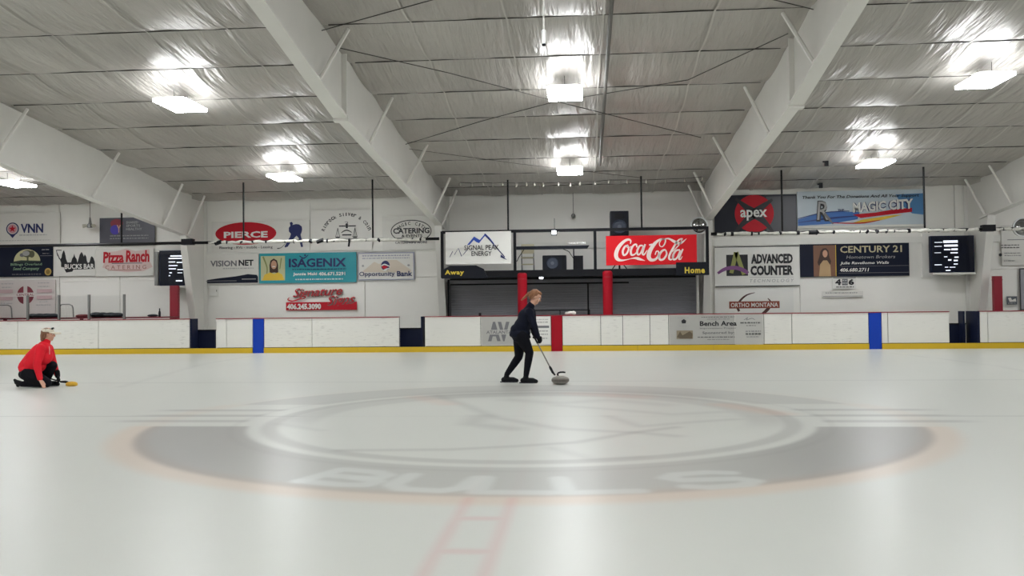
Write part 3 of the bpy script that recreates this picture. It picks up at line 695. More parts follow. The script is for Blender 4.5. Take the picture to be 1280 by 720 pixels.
b = Banner('sponsor_banner', (757.5, 294, 871, 331), FY - .035, M('bright red vinyl', (214, 28, 38), .4, spec=.2), 'bright red banner with flowing white script lettering')
xf = lambda x, y: (750 + x / 9.846, 285 + y / 9.846)
CC = [[(375, 190, 10), (382, 155, 20), (355, 137, 26), (305, 155, 34), (250, 205, 42), (212, 265, 48), (197, 330, 50), (215, 375, 44), (260, 393, 26), (320, 387, 12), (390, 372, 10), (440, 368, 26), (480, 378, 34), (555, 402, 3)],
      [(350, 205, 16), (308, 225, 24), (282, 280, 26), (292, 328, 24), (328, 312, 22), (354, 255, 20), (345, 212, 16), (330, 225, 10), (350, 240, 8), (390, 222, 8)],
      [(455, 235, 18), (450, 200, 20), (415, 210, 22), (382, 270, 28), (388, 325, 26), (425, 322, 18), (462, 285, 10)],
      [(530, 215, 18), (490, 220, 22), (460, 280, 26), (468, 325, 22), (502, 305, 18), (540, 215, 18)], [(560, 198, 20), (535, 265, 24), (525, 315, 24), (545, 325, 18), (585, 270, 8)],
      [(608, 210, 18), (645, 200, 18)],
      [(740, 225, 10), (735, 185, 12), (765, 145, 14), (808, 148, 18), (800, 195, 16), (770, 232, 12), (742, 225, 10)],
      [(800, 138, 14), (740, 145, 24), (675, 195, 40), (620, 275, 50), (600, 350, 52), (630, 393, 40), (685, 385, 28), (722, 335, 24), (720, 290, 18), (695, 290, 14), (680, 330, 12)],
      [(780, 140, 8), (850, 135, 20), (915, 170, 34), (965, 192, 34), (1010, 185, 24), (1068, 138, 4)],
      [(808, 268, 20), (765, 285, 26), (730, 340, 28), (738, 390, 26), (782, 385, 24), (822, 325, 22), (808, 270, 16)],
      [(1010, 150, 12), (1015, 138, 16), (970, 155, 20), (915, 230, 24), (860, 330, 26), (852, 380, 26), (880, 392, 16), (915, 345, 8)], [(1012, 145, 12), (990, 195, 14), (930, 260, 14), (885, 300, 10)],
      [(985, 275, 18), (935, 285, 24), (898, 345, 26), (908, 392, 24), (948, 370, 20), (990, 280, 18)], [(1022, 265, 20), (990, 330, 24), (972, 380, 24), (990, 390, 14), (1012, 355, 6)]]
b.stroke(CC, M('cream white ink', (240, 222, 216), .5), 'lettering', 4, xf)

# ------------------------------------------------------------------ rolled protective netting on its rail
rl = empty('netting_rail', (-8, 25.2, 3.32), 'long black ceiling-hung rail with rolled white netting left of the black frame', 'rail', 'netting rails')
rr = empty('netting_rail', (9, 25.2, 3.32), 'long black ceiling-hung rail with rolled white netting right of the black frame', 'rail', 'netting rails')
RZ = 3.33
MB().tube([(-29, 25.2, RZ), (fx0 - .02, 25.2, RZ)], .045, 8).build('pipe', mPipe, rl)
MB().tube([(fx1 + .02, 25.2, RZ), (29, 25.2, RZ)], .045, 8).build('pipe', mPipe, rr)
def net_roll(xa, xb, par):
    pts = []; rad = []; x = xa
    while x < xb:
        pts.append((x, 25.14 + random.uniform(-.01, .01), RZ - .01 + random.uniform(-.015, .015))); rad.append(random.uniform(.03, .058)); x += .12
    MB().tube(pts, rad, 7).build('rolled_netting', mNet, par, smooth=True)
    x = xa + .2
    while x < xb - .1:
        w_ = random.choice((.02, .03, .05, .08, .2))
        dz = random.choice((0, 0, .02, -.03))
        MB().tube([(x, 25.14, RZ - .01 + dz), (x + w_, 25.14, RZ - .01 - dz)], random.choice((.045, .062, .062)), 8).build('binding_strap', mBlack, par)
        x += random.uniform(.15, .6)
net_roll(at(262, 300, 25.2).x, at(536, 296, 25.2).x, rl)
net_roll(at(896, 292, 25.2).x, at(1226, 290, 25.2).x, rr)
net_roll(at(1243, 290, 25.2).x, at(1300, 290, 25.2).x, rr)
for px, par in ((152, rl), (304.5, rl), (466, rl), (978, rr), (1156, rr)):
    x = at(px, 290, 25.25).x
    MB().tube([(x, 25.25, RZ - .05), (x, 25.25, ceil_z(25.2) - .06)], .026, 6).build('hanger_rod', mPipe, par)
for px in (635, 802):
    x = at(px, 270, FY).x
    MB().tube([(x, FY + .03, zt - .02), (x, FY + .03, ceil_z(FY) - .06)], .028, 6).build('hanger_rod', mPipe, fr)
MB().tube([(at(438, 300, 25.2).x, 25.1, RZ), (at(437, 308, 25.2).x, 25.1, RZ - .2)], .03, 6).build('loose_strap', mBlack, rl)
for px, X in ((235, -12.55), (1235, 11.95)):
    x = at(px, 290, 25.2).x
    box('clamp', x - .17, x + .17, 25.1, 25.3, RZ - .06, RZ + .12, mBlack, rl if X < 0 else rr)

# ------------------------------------------------------------------ dasher boards
BYf = 25.0
def bx(px, y=415): return at(px, y, BYf).x
ZT = 1.02
def section(label, x0, x1, cuts, kinds=None, cap=True):
    """cuts: inner seam x positions; kinds: {index: (name, material)}"""
    root = empty('dasher_boards', ((x0 + x1) / 2, BYf, 0), label, 'rink boards', 'white dasher board runs along the far side')
    xs = [x0] + cuts + [x1]
    for i, (a, c) in enumerate(zip(xs[:-1], xs[1:])):
        nm, mt = (kinds or {}).get(i, ('board_panel', mBoard))
        pr = 0.0 if nm == 'board_panel' else .012
        box(nm, a + .008, c - .008, BYf - pr, BYf + .05, (.17 if nm == 'board_panel' else .0), ZT, mt, root, .004)
    box('backing', x0 + .01, x1 - .01, BYf + .05, BYf + .12, 0, ZT - .01, mDark, root)
    box('cap_rail', x0, x1, BYf - .02, BYf + .14, ZT, ZT + .025, mCap, root, .006)
    return root
s0 = section('white board run at the left edge behind the kneeling player', -29, bx(237), [bx(-120), bx(22), bx(123)])
s1 = section('white board run with a blue stripe left of the centre line', bx(270), bx(499), [bx(283), bx(316), bx(330), bx(390)], {2: ('blue_line_panel', mBlue)})
s2 = section('long white board run with red stripe and a blue stripe, behind the standing player', bx(531), bx(1187),
             [bx(p) for p in (601, 689, 703, 751, 778.5, 812.5, 836, 955, 990, 1086, 1102, 1110)], {2: ('red_line_panel', mRed), 10: ('blue_line_panel', mBlue)})
s3 = section('white board run at the right edge past the gate opening', bx(1225), 29, [bx(1235), bx(1390)])
kp = empty('kick_plate', (0, BYf, 0), 'yellow kick plate strip along the foot of the white boards', 'kick plate')
segs = sorted([-29, bx(316), bx(330), bx(689), bx(703), bx(1086), bx(1102), 29])
for a, c in zip(segs[0::2], segs[1::2]):
    m_ = a
    n = max(1, round((c - a) / 2.44))
    for i in range(n):
        box('kick_board', a + (c - a) * i / n + .003, a + (c - a) * (i + 1) / n - .003, BYf - .03, BYf - .004, 0, .155, mYel, kp, .003)
# advertisement faces on the boards
b = Banner('board_advert', (602, 395.5, 688, 430.8), BYf - .012, cSilver, 'silver board advert with a large grey two-letter monogram behind the standing player', 'advert', thick=.01)
b.text('AV', 610, 402, 637, 426.5, cGreyI, .06).rect(607, 412, 641, 418, cSilver).text('ATALANTA', 608, 413, 640, 417, cGreyI, .02)
b.rect(657, 396, 688, 430.6, cWhite); b.fine(671, 686, 399.6, 1.2, cLGrey)
b.rect(671, 407.4, 686.4, 410.2, cGreyI)
for y in (403, 414, 418, 423): b.fine(670, 685, y, 1.4, cGreyI)
b = Banner('board_advert', (837, 394, 918.5, 430.6), BYf - .012, cSilver, 'silver board advert with dark lettering about the benches', 'advert', thick=.01)
b.text('Bench Area', 875, 401.4, 921, 407.6, mInk, .03).text('Improvement Project', 875, 409.4, 920, 412, cGreyI, .01).text('Sponsored by:', 878, 414.4, 918, 418.4, cGreyI, .02)
b.poly([(855, 398.6), (858, 400.6), (857.2, 404), (852.6, 404), (852, 400.6)], mInk); b.fine(847, 861, 396.8, .9, cLGrey); b.fine(849, 862, 407.4, .9, cLGrey)
b.rect(845.6, 413, 866, 423.4, M('sepia print', (140, 128, 106), .5)).poly([(846, 421), (850, 414), (853, 419), (862, 414), (865.6, 417), (865, 423), (850, 422.8)], M('umber print', (96, 84, 66), .5))
b.fine(877, 918, 396.4, 1, mInk); b.fine(884, 912, 399, 1, cGreyI); b.fine(872, 918, 421.4, 1.4, mInk); b.fine(884, 912, 424.4, 1.1, cGreyI)
b = Banner('board_advert', (919, 393.5, 954, 430.6), BYf - .014, M('silver grey vinyl', (186, 185, 180), .4, vary=.04), 'narrow silver board advert with small dark print, beside the word panel', 'advert', thick=.01)
b.stroke([[(930, 400, .5), (935, 397, .7), (933, 400, .6), (940, 398, .7), (944, 400, .4)]], cGreyI); b.fine(925.6, 951, 403.4, 2.2, mInk); b.fine(933, 945, 407, 1, mInk)
b.fine(932, 951, 414, 1.6, cGreyI); b.fine(932, 951, 417.4, 2.4, mInk); b.fine(933, 949, 421, 1, cGreyI)

# gate recesses: navy pad behind, dark jamb
def gate(pa, pb, jx, label):
    r = empty('gate_recess', (bx((pa + pb) / 2), 25.6, 0), label, 'gate', 'navy padded gates behind the board gaps')
    x0, x1 = at(pa, 420, 25.7).x, at(pb, 420, 25.7).x
    box('gate_pad', x0, x1, 25.68, 25.76, .02, at(700, 409.5, 25.7).z, mNavy, r, .01)
    box('pad_rail', x0, x1, 25.66, 25.78, at(700, 409.5, 25.7).z, at(700, 409.5, 25.7).z + .03, mBlack, r)
    for (j0, y0, y1) in jx: box('jamb', j0, j0 + .05, y0, y1, 0, ZT + .02, mNavy, r)
gate(238, 269, [(bx(237) + .002, BYf + .02, BYf + .45)], 'navy padded gate in the gap right of the left board run')
gate(500, 529, [(bx(529.5) - .08, BYf - .0, BYf + .4)], 'navy padded gate in the gap left of the long middle board run')
gate(1186, 1207, [(bx(1225) - .055, BYf, BYf + .75), (bx(1212), BYf + .4, BYf + .72)], 'navy padded gate in the gap at the right end of the middle board run')

# ------------------------------------------------------------------ penalty box at left: posts, panes, bench rail
sh = empty('glass_shield', (-13, BYf + .08, ZT), 'clear shield panes between grey posts on the left boards', 'shield')
mGlass = M('clear pane', (250, 250, 250), .03, trans=1, spec=.5); mGlass.node_tree.nodes['Principled BSDF'].inputs['IOR'].default_value = 1.02
pxs = [35, 74, 111.5, 155.5]; xx = [at(p, 385, 25.1).x for p in pxs]
for x in [xx[0] - 1.0] + xx:
    box('post', x - .03, x + .03, 25.06, 25.12, ZT + .02, at(100, 368.5, 25.1).z, mGrey, sh, .006)
full = [xx[0] - 1.0] + xx
for a, c in zip(full[:-1], full[1:]):
    box('pane', a + .032, c - .032, 25.085, 25.095, ZT + .02, at(100, 370, 25.1).z, mGlass, sh)
tb = empty('penalty_bench_ledge', (-14, 25.6, 0), 'dark red ledge behind the left boards below the faded banner', 'ledge')
box('ledge_top', -22, at(213, 400, 25.7).x, 25.2, 26.3, 1.07, 1.11, M('maroon ledge', (116, 26, 40), .5), tb)
for x in (-21, -18, -15.5): box('support', x - .03, x + .03, 25.6, 25.7, 0, 1.07, mDark, tb)
def goal(px0, px1, py, label):
    Yg = 26.0
    a = at(px0, 385, Yg).x; c = at(px1, 385, Yg).x; z1 = at((px0 + px1) / 2, py, Yg).z
    r = empty('small_goal_frame', ((a + c) / 2, Yg, 1.11), label, 'goal', 'small net frames on the ledge')
    pts = [(a, Yg, 1.12), (a, Yg, z1 - .06), (a + .04, Yg, z1 - .01), (a + .1, Yg, z1), (c - .14, Yg, z1), (c - .05, Yg, z1 - .04), (c - .02, Yg, z1 - .12), (c, Yg, 1.12)]
    MB().tube(pts, .02, 6).build('tube_frame', mGrey, r)
    n = MB()
    for i in range(1, 12):
        x = a + (c - a) * i / 12; n.tube([(x, Yg, 1.12), (x, Yg + .02, z1 - .03 - (.05 if i > 10 else 0))], .003, 3)
    for i in range(1, 7):
        z = 1.12 + (z1 - 1.12) * i / 7.5; n.tube([(a, Yg, z), (c - .02, Yg, z)], .003, 3)
    n.build('net', M('net cord', (190, 186, 178), .8), r)
goal(-6, 15, 381.5, 'small netted frame at the left edge of the penalty box')
goal(75, 92, 380.5, 'small netted frame behind the second clear pane')
def blob(name, px0, px1, py0, Yb, zbase, mat, label, cat, group=None, dy=.25, bumps=4):
    a, c = at(px0, 390, Yb).x, at(px1, 390, Yb).x; z1 = at((px0 + px1) / 2, py0, Yb).z; rnd = random.Random(px0)
    bm = bmesh.new()
    for i in range(bumps):
        x = a + (c - a) * (i + .5) / bumps; h = (z1 - zbase) * rnd.uniform(.6, 1)
        bmesh.ops.create_icosphere(bm, subdivisions=3, radius=1, matrix=Matrix.Translation((x, Yb + rnd.uniform(-.04, .04), zbase + h * .45)) @ Matrix.Diagonal(((c - a) / bumps * .85, dy, h * .55, 1)))
    for v in bm.verts: v.co.z = max(v.co.z, zbase)
    me = bpy.data.meshes.new(name); bm.to_mesh(me); bm.free(); me.materials.append(mat)
    o = link(name, me); md = o.modifiers.new('r', 'REMESH'); md.mode = 'VOXEL'; md.voxel_size = .02; md.use_smooth_shade = True
    s_ = o.modifiers.new('s', 'SMOOTH'); s_.iterations = 4; s_.factor = .6
    return tag(o, label, cat, group)
blob('gear_bag', 38, 71, 391, 25.6, 1.11, M('dark bag cloth', (44, 50, 54), .8), 'dark flat gear bag on the ledge below the faded banner', 'bag')
blob('gear_bag', 116, 151, 389.5, 25.6, 1.11, MATS['dark bag cloth'], 'dark lumpy gear bag on the ledge between two grey posts', 'bag')
blob('red_bag', 98, 109, 391.5, 25.6, 1.11, M('dull red cloth', (130, 60, 64), .8), 'small dull red bag on the ledge left of the lumpy dark bag', 'bag', bumps=2)
blob('helmet', 187, 195, 391.5, 25.6, 1.11, mBlackP, 'black helmet on the ledge left of the tall black bottle', 'helmet', bumps=1, dy=.14)
bt = at(199.5, 390, 25.6).x
MB().lathe([(.035, 0), (.037, .12), (.03, .16), (.018, .18), (.018, .24), (.012, .26)], bt, 25.6, 1.11, 12).build('water_bottle', mBlackP, None, smooth=True)
tag(bpy.data.objects['water_bottle'], 'tall black water bottle on the ledge beside the red post', 'bottle')

# red padded posts
def red_post(px0, px1, py0, Y, label, rnd=True, lean=0, mat=mRed):
    a, c = at(px0, 370, Y).x, at(px1, 370, Y).x; z1 = at((px0 + px1) / 2, py0, Y).z; r = (c - a) / 2; x = (a + c) / 2
    root = empty('padded_post', (x, Y, 0), label, 'post', 'red padded posts behind the boards')
    if rnd:
        MB().lathe([(r, 0), (r, z1 - .06), (r * .9, z1 - .02), (r * .6, z1)], x, Y, 0, 20).build('pad', mat, root, smooth=False)
        MB().lathe([(r * 1.03, 0), (r * 1.03, .03)], x, Y, z1 - .2, 20).build('strap', M('dark red strap', (150, 16, 34), .4), root)
    else:
        MB().box(a, c, Y, Y + .15, 0, z1).build('pad', mat, root, .01)
        MB().box(a - .005, c + .005, Y - .005, Y + .155, z1 - .12, z1 - .1).build('strap', mat, root)
mRedD = M('darker red pad', (140, 20, 40), .45)
red_post(647, 659, 341, 25.34, 'round red padded post behind the standing player')
red_post(753.5, 766, 338.5, 25.34, 'round red padded post under the red script banner')
red_post(212, 222, 357, 26.4, 'flat dark red post below the left wall screen', False, mat=mRedD)
red_post(1243, 1253.5, 345, 26.4, 'flat dark red post at the right edge beside the column', False, mat=mRedD)

# ------------------------------------------------------------------ middle bay: shutters, pipes, shelf and gear
for n_, (p0, p1) in enumerate(((562, 651), (657, 757), (763, 871))):
    a, c = at(p0, 370, 27.7).x, at(p1, 370, 27.7).x
    d = empty('door_%d' % (n_ + 1), ((a + c) / 2, 27.7, 0), kind='structure')
    v = MB(); z = 0
    prof = [(27.70, 0)]
    k = 0
    while z < 2.16:
        prof += [(27.70, z + .01), (27.69, z + .03), (27.69, z + .06), (27.70, z + .075)]; z += .075
    prof += [(27.74, z), (27.74, 0)]
    v.prism([(p[0], p[1]) for p in prof], 'x', a, c); v.build('shutter_curtain', mShut, d)
    box('guide_rail', a - .05, a, 27.62, 27.78, 0, 2.2, mGrey if n_ == 2 else mDark, d); box('guide_rail', c, c + .05, 27.62, 27.78, 0, 2.2, mGrey, d)
box('wall_recess', FR_X[2] + .1, FR_X[3] - .1, 27.82, 27.9, 0, 2.25, mDark, wall)
pr = empty('bench_pipe_rail', (-1, 26.2, 2.0), 'thin black pipe rail under the black frame above the benches', 'rail')
a, c = at(563, 356, 26.2), at(786, 356, 26.2)
MB().tube([(a.x, 26.2, 0), (a.x, 26.2, a.z), (c.x, 26.2, a.z)], .025, 8).build('pipe', mPipe, pr)
MB().tube([(at(735, 360, 26.2).x, 26.2, 0), (at(735, 360, 26.2).x, 26.2, a.z)], .025, 8).build('pipe', mPipe, pr)
a = at(668, 388, 27.4)
lr = empty('bench_back_rail', (a.x, 27.4, 0), 'low thin dark rail behind the standing player in front of shutter', 'rail')
MB().tube([(a.x - .3, 27.4, a.z), (at(737, 388, 27.4).x, 27.4, a.z)], .018, 6).build('rail_tube', mPipe, lr)
for px in (662, 700, 737): MB().tube([(at(px, 388, 27.4).x, 27.4, 0), (at(px, 388, 27.4).x, 27.4, a.z)], .015, 6).build('leg', mPipe, lr)
# thin pole right of the shutters
x = at(872, 370, 26.9).x
MB().tube([(x, 26.9, 0), (x, 26.9, zb0 + .06)], .045, 10).build('support_pole', mSteel)
tag(bpy.data.objects['support_pole'], 'slim pale steel pole at the right end of the shutters', 'pole')
DK = zb1 - .02
# speaker builder: cabinet, woofer, horn
def speaker(px0, px1, py0, py1, Y, depth, label, on_side=False, z0=None, hang=False):
    a, c = at(px0, (py0 + py1) / 2, Y).x, at(px1, (py0 + py1) / 2, Y).x; z1 = at((px0 + px1) / 2, py0, Y).z
    z0 = at((px0 + px1) / 2, py1, Y).z if z0 is None else z0
    r = empty('loudspeaker', ((a + c) / 2, Y, z0), label, 'speaker')
    MB().box(a, c, Y, Y + depth, z0, z1).build('cabinet', mBlackP, r, .03)
    cx = (a + c) / 2; h = z1 - z0; w_ = c - a
    mg = M('speaker cone', (52, 60, 76), .35)
    def disc(x, z, rad, y, name, mat, ring=False):
        n = 24; m = MB()
        m.tube([(x + rad * math.cos(2 * math.pi * i / n), y, z + rad * math.sin(2 * math.pi * i / n)) for i in range(n)], rad * .12, 6, closed=True)
        m.prism([(x + rad * .9 * math.cos(2 * math.pi * i / n), z + rad * .9 * math.sin(2 * math.pi * i / n)) for i in range(n)], 'y', y - .002, y + .01)
        m.build(name, mat, r)
    if on_side:
        disc(cx - w_ * .08, (z0 + z1) / 2, h * .33, Y - .004, 'woofer', mg); disc(cx - w_ * .08, (z0 + z1) / 2, h * .1, Y - .014, 'dust_cap', M('dust cap', (90, 98, 110), .3))
        box('grille_strip', c - w_ * .18, c - w_ * .06, Y - .008, Y + .01, z0 + .04, z1 - .04, mBlack, r)
    else:
        disc(cx, z0 + h * .36, w_ * .34, Y - .004, 'woofer', mg); disc(cx, z0 + h * .36, w_ * .1, Y - .014, 'dust_cap', M('dust cap', (90, 98, 110), .3))
        MB().prism([(cx - w_ * .3, z0 + h * .68), (cx + w_ * .3, z0 + h * .68), (cx + w_ * .22, z0 + h * .88), (cx - w_ * .22, z0 + h * .88)], 'y', Y - .008, Y + .01).build('horn', mBlack, r)
    return r
sp = speaker(762.5, 786, 263.5, 294.5, 26.3, .4, 'large black speaker cabinet standing upright above the red script banner')
xs_ = at(774, 280, 26.3).x
zsp = at(774, 294.5, 26.3).z
MB().tube([(xs_, 26.5, DK), (xs_, 26.5, zsp + .02)], .03, 8).build('stand_pole', mPipe, sp)
for dx in (-.25, .25): MB().tube([(xs_, 26.5, DK + .35), (xs_ + dx, 26.45, DK + .01)], .016, 6).build('stand_leg', mPipe, sp)
speaker(678, 708, 319, 337, 25.95, .4, 'black speaker lying sideways on the deck in the middle of the black frame', True, DK)
x0, x1 = at(717.5, 330, 25.95).x, at(729, 330, 25.95).x
ab = empty('amplifier_box', ((x0 + x1) / 2, 25.95, DK), 'narrow black box on the deck right of the sideways speaker', 'box')
box('case', x0, x1, 25.95, 26.25, DK, at(723, 319.5, 25.95).z, mBlackP, ab, .01)
box('front_grille', x0 + .03, x1 - .03, 25.94, 25.96, DK + .05, at(723, 321.5, 25.95).z, mBlack, ab)
# folding chair leaning on the deck
cx0, cx1 = at(652, 320, 26.2).x, at(667, 320, 26.2).x
fc = empty('folding_chair', ((cx0 + cx1) / 2, 26.2, DK), 'cream folding chair standing on the deck behind the black frame', 'chair')
mCream = M('cream plastic', (196, 188, 160), .5)
for x in (cx0, cx1):
    MB().tube([(x, 26.2, DK), (x, 26.28, DK + .82)], .016, 6).build('leg', mGrey, fc); MB().tube([(x, 26.45, DK), (x, 26.15, DK + .45)], .016, 6).build('leg', mGrey, fc)
box('backrest', cx0 - .01, cx1 + .01, 26.24, 26.27, DK + .55, DK + .84, mCream, fc, .01)
box('seat', cx0 - .01, cx1 + .01, 26.0, 26.3, DK + .4, DK + .44, mCream, fc, .01)
box('crossbar', cx0, cx1, 26.19, 26.22, DK + .2, DK + .24, mCream, fc)
# black shelf bar with bracket (TV mount bar)
a, c = at(643, 309.5, 25.7), at(734, 306.5, 25.7)
sb = empty('bar_light', ((a.x + c.x) / 2, 25.7, a.z), 'long dark trough light inside the black frame above the sideways speaker', 'light fixture')
MB().prism([(a.x, a.z - .06), (c.x, a.z - .06), (c.x + .06, a.z + .03), (a.x, a.z + .03)], 'y', 25.66, 25.86).build('trough', mBlackP, sb)
box('reflector', a.x + 1.6, c.x - .05, 25.9, 26.05, a.z + .1, a.z + .15, M('bright steel', (200, 200, 196), .25, .8), sb)
MB().tube([(at(717, 309, 25.7).x, 25.76, DK), (at(717, 309, 25.7).x, 25.76, a.z - .04)], .02, 6).build('upright', mPipe, sb)
MB().tube([(at(703, 309, 25.7).x, 25.76, a.z - .05), (at(711, 315, 25.7).x, 25.76, a.z - .14), (at(717, 322, 25.7).x, 25.76, a.z - .35)], .012, 6).build('brace', mPipe, sb)
MB().tube([(at(655, 309, 25.7).x, 25.76, a.z - .05), (at(648, 318, 25.7).x, 25.76, a.z - .3), (at(646, 325, 25.7).x, 25.66, a.z - .42)], .012, 6).build('brace', mPipe, sb)
# bright little flood lamps
mFl = M('small lamp lens', (245, 250, 255), .3, emit=9)
def flood(px, py, w_, h_, Y, label, em=mFl):
    p = at(px, py, Y); r = empty('flood_light', p, label, 'lamp')
    s_ = Y / 1080
    box('case', p.x - w_ * s_ / 2 - .02, p.x + w_ * s_ / 2 + .02, Y, Y + .1, p.z - h_ * s_ / 2 - .03, p.z + h_ * s_ / 2 + .02, mBlackP, r, .008)
    box('lens', p.x - w_ * s_ / 2, p.x + w_ * s_ / 2, Y - .01, Y + .01, p.z - h_ * s_ / 2, p.z + h_ * s_ / 2, em, r)
    return r
f1 = flood(692.5, 290.5, 5, 4.5, FY - .12, 'small bright lamp clipped to the black frame top rail')
p = at(693, 277, FY - .05)
MB().tube([(p.x, FY - .05, at(692, 292, FY).z), (p.x, FY - .05, p.z + .1)], .008, 5).build('antenna', mPipe, f1)
f2 = flood(676.5, 347.5, 4.6, 2.2, FY - .12, 'tiny white spot lamp under the black frame bottom beam')
# pendant pull bulb on the wall
p = at(716.5, 270, 27.7)
pc = empty('hanging_sensor', (p.x, 27.7, p.z), 'small round sensor on a thin cord above the black frame', 'sensor')
MB().tube([(p.x, 27.7, p.z), (p.x, 27.7, ceil_z(27.7) - .02)], .008, 5).build('cord', mCable, pc)
MB().lathe([(.02, .08), (.06, .05), (.075, 0), (.05, -.05), (.01, -.07)], p.x, 27.7, p.z, 14).build('head', mGrey, pc, smooth=True)
# round clear reflectors beside the frame
def hoop(px, py, rad, Y, label):
    p = at(px, py, Y); r = empty('dome_mirror', p, label, 'mirror')
    n = 28
    MB().tube([(p.x + rad * math.cos(2 * math.pi * i / n), Y, p.z + rad * math.sin(2 * math.pi * i / n)) for i in range(n)], .022, 6, closed=True).build('rim', M('pale rim', (215, 218, 218), .3), r)
    m = MB(); vs = []; fs = []
    for j in range(5):
        rr_ = rad * j / 4
        for i in range(n): vs.append((p.x + rr_ * math.cos(2 * math.pi * i / n), Y - .12 * (1 - (j / 4) ** 2) + .1, p.z + rr_ * math.sin(2 * math.pi * i / n)))
    for j in range(4):
        for i in range(n): fs.append((j * n + i, j * n + (i + 1) % n, (j + 1) * n + (i + 1) % n, (j + 1) * n + i))
    m.add(vs, fs).build('mirror_face', M('convex mirror', (150, 150, 148), .12, .9), r, smooth=True)
    MB().tube([(p.x, Y + .1, p.z), (p.x, Y + .35, p.z + .1)], .02, 6).build('bracket', mPipe, r)
hoop(874, 282, .24, 26.0, 'round convex mirror behind the right end of the black frame')
hoop(1279, 284, .26, 25.5, 'round convex mirror cut by the right edge of the picture')

# ------------------------------------------------------------------ wall screens
def screen(px0, py0, px1, py1, Y, lines, label, depth=.16, side=0):
    a, c = at(px0, (py0 + py1) / 2, Y).x, at(px1, (py0 + py1) / 2, Y).x; z1, z0 = at((px0 + px1) / 2, py0, Y).z, at((px0 + px1) / 2, py1, Y).z
    r = empty('wall_screen', ((a + c) / 2, Y, z0), label, 'screen')
    MB().box(a, c, Y, Y + depth, z0, z1).build('case', mNavy, r, .01)
    box('display', a + .03, c - .03, Y - .006, Y + .002, z0 + .03, z1 - .03, M('screen glass', (12, 18, 36), .15), r)
    e = M('lit screen text', (225, 230, 240), .4, emit=.9)
    g = MB()
    for (x0, x1, y, h) in lines:
        g.box(at(x0, y, Y).x, at(x1, y, Y).x, Y - .012, Y - .007, at((x0 + x1) / 2, y + h / 2, Y).z, at((x0 + x1) / 2, y - h / 2, Y).z)
    tag(g.build('lit_text', e, r), kind='stuff')
    box('wall_bracket', (a + c) / 2 - .2, (a + c) / 2 + .2, Y + depth, WALL_Y, (z0 + z1) / 2 - .15, (z0 + z1) / 2 + .15, mGrey, r)
    box('bottom_lip', a + .05, c + .04, Y + .02, Y + depth, z0 - .06, z0, mWall2, r)
ln = [(213, 227, 320, 1.6), (211, 228, 323, 1.4), (211, 219, 327.5, 1.2), (221, 228, 328, 1.2), (211, 222, 332, 1.2), (211, 220, 336, 1.2), (222, 229, 337, 1), (212, 215, 341, 1.2), (211, 213, 344.6, 1.2), (220, 228, 351, 1.5), (222, 228, 341, .8)]
screen(199, 313, 236, 357, 27.2, ln, 'dark wall screen with short white text lines, half behind the left column')
box('side_panel', at(194, 335, 27.3).x, at(198.4, 335, 27.3).x, 27.25, 27.4, at(197, 357, 27.3).z, at(197, 315, 27.3).z, mGrey, bpy.data.objects['wall_screen'])
ln = [(1179, 1197, 302, 3), (1180, 1197, 307, 2.4), (1168, 1178, 303, .7), (1180, 1188, 312, 1.6), (1189, 1197, 311.6, 2.2), (1168, 1177, 308, .7), (1188, 1197, 316, 1.4), (1180, 1184, 321, 1), (1193, 1198, 321.5, 1.6), (1185, 1189, 325, 1.8), (1192, 1197, 325.6, 1.8), (1168, 1177, 331, .9), (1192, 1197, 330, 1.2), (1181, 1185, 334, 1), (1187, 1194, 334, .9), (1182, 1188, 338, 1.2), (1168, 1176, 316, .6)]
screen(1163.5, 294.5, 1218, 340.5, 27.2, ln, 'dark wall screen with white scrambled text, above the right gate gap')
p0, p1 = at(1152, 292, WALL_Y - .04), at(1163, 347, WALL_Y - .04)
tag(box('trim_1', p0.x, p1.x, WALL_Y - .06, WALL_Y, p1.z, p0.z, mWall2), kind='structure')
p0, p1 = at(263, 357, WALL_Y), at(273.5, 370, WALL_Y)
eb = empty('electrical_box', ((p0.x + p1.x) / 2, WALL_Y, p1.z), 'small pale electrical box on the wall below the dark swoosh banner', 'electrical box')
box('cover', p0.x, p1.x, WALL_Y - .08, WALL_Y - .002, p1.z, p0.z, mWall2, eb, .008); box('latch', p1.x - .05, p1.x - .03, WALL_Y - .09, WALL_Y - .08, (p0.z + p1.z) / 2 - .03, (p0.z + p1.z) / 2 + .03, mGrey, eb)
# twin-head emergency lamp hanging in the left bay
p = at(112.5, 283, 27.5)
el = empty('emergency_light', (p.x, 27.5, p.z), 'small twin-headed lamp hanging on a rod left of the dark grey banner', 'lamp')
MB().tube([(p.x, 27.5, p.z + .05), (p.x, 27.5, ceil_z(27.5) - .03)], .008, 5).build('rod', mCable, el)
MB().lathe([(.02, .3), (.05, .1), (.09, .06), (.09, -.04), (.03, -.05)], p.x, 27.5, p.z, 12).build('body', mGrey, el)
for sx in (-1, 1):
    MB().tube([(p.x + sx * .06, 27.48, p.z + .02), (p.x + sx * .12, 27.45, p.z + .02), (p.x + sx * .2, 27.4, p.z)], [.02, .05, .065], 10).build('lamp_head', M('pale plastic', (190, 186, 170), .5), el)
# small items on the cap rail
p = at(712.5, 391, 25.06)
tw = blob('folded_towel', 707, 719, 387, 25.07, ZT + .026, M('white cloth', (220, 216, 210), .9), 'small crumpled white towel on the red cap rail right of the standing player', 'towel', dy=.06, bumps=3)
p = at(600, 391, 25.06)
pk = empty('puck_stack', (p.x, 25.06, ZT + .025), 'small black stack on the cap rail above the silver monogram advert', 'puck stack')
for i in range(3): MB().lathe([(.038, 0), (.038, .025)], p.x, 25.06, ZT + .026 + i * .027, 16).build('puck', mBlack, pk)

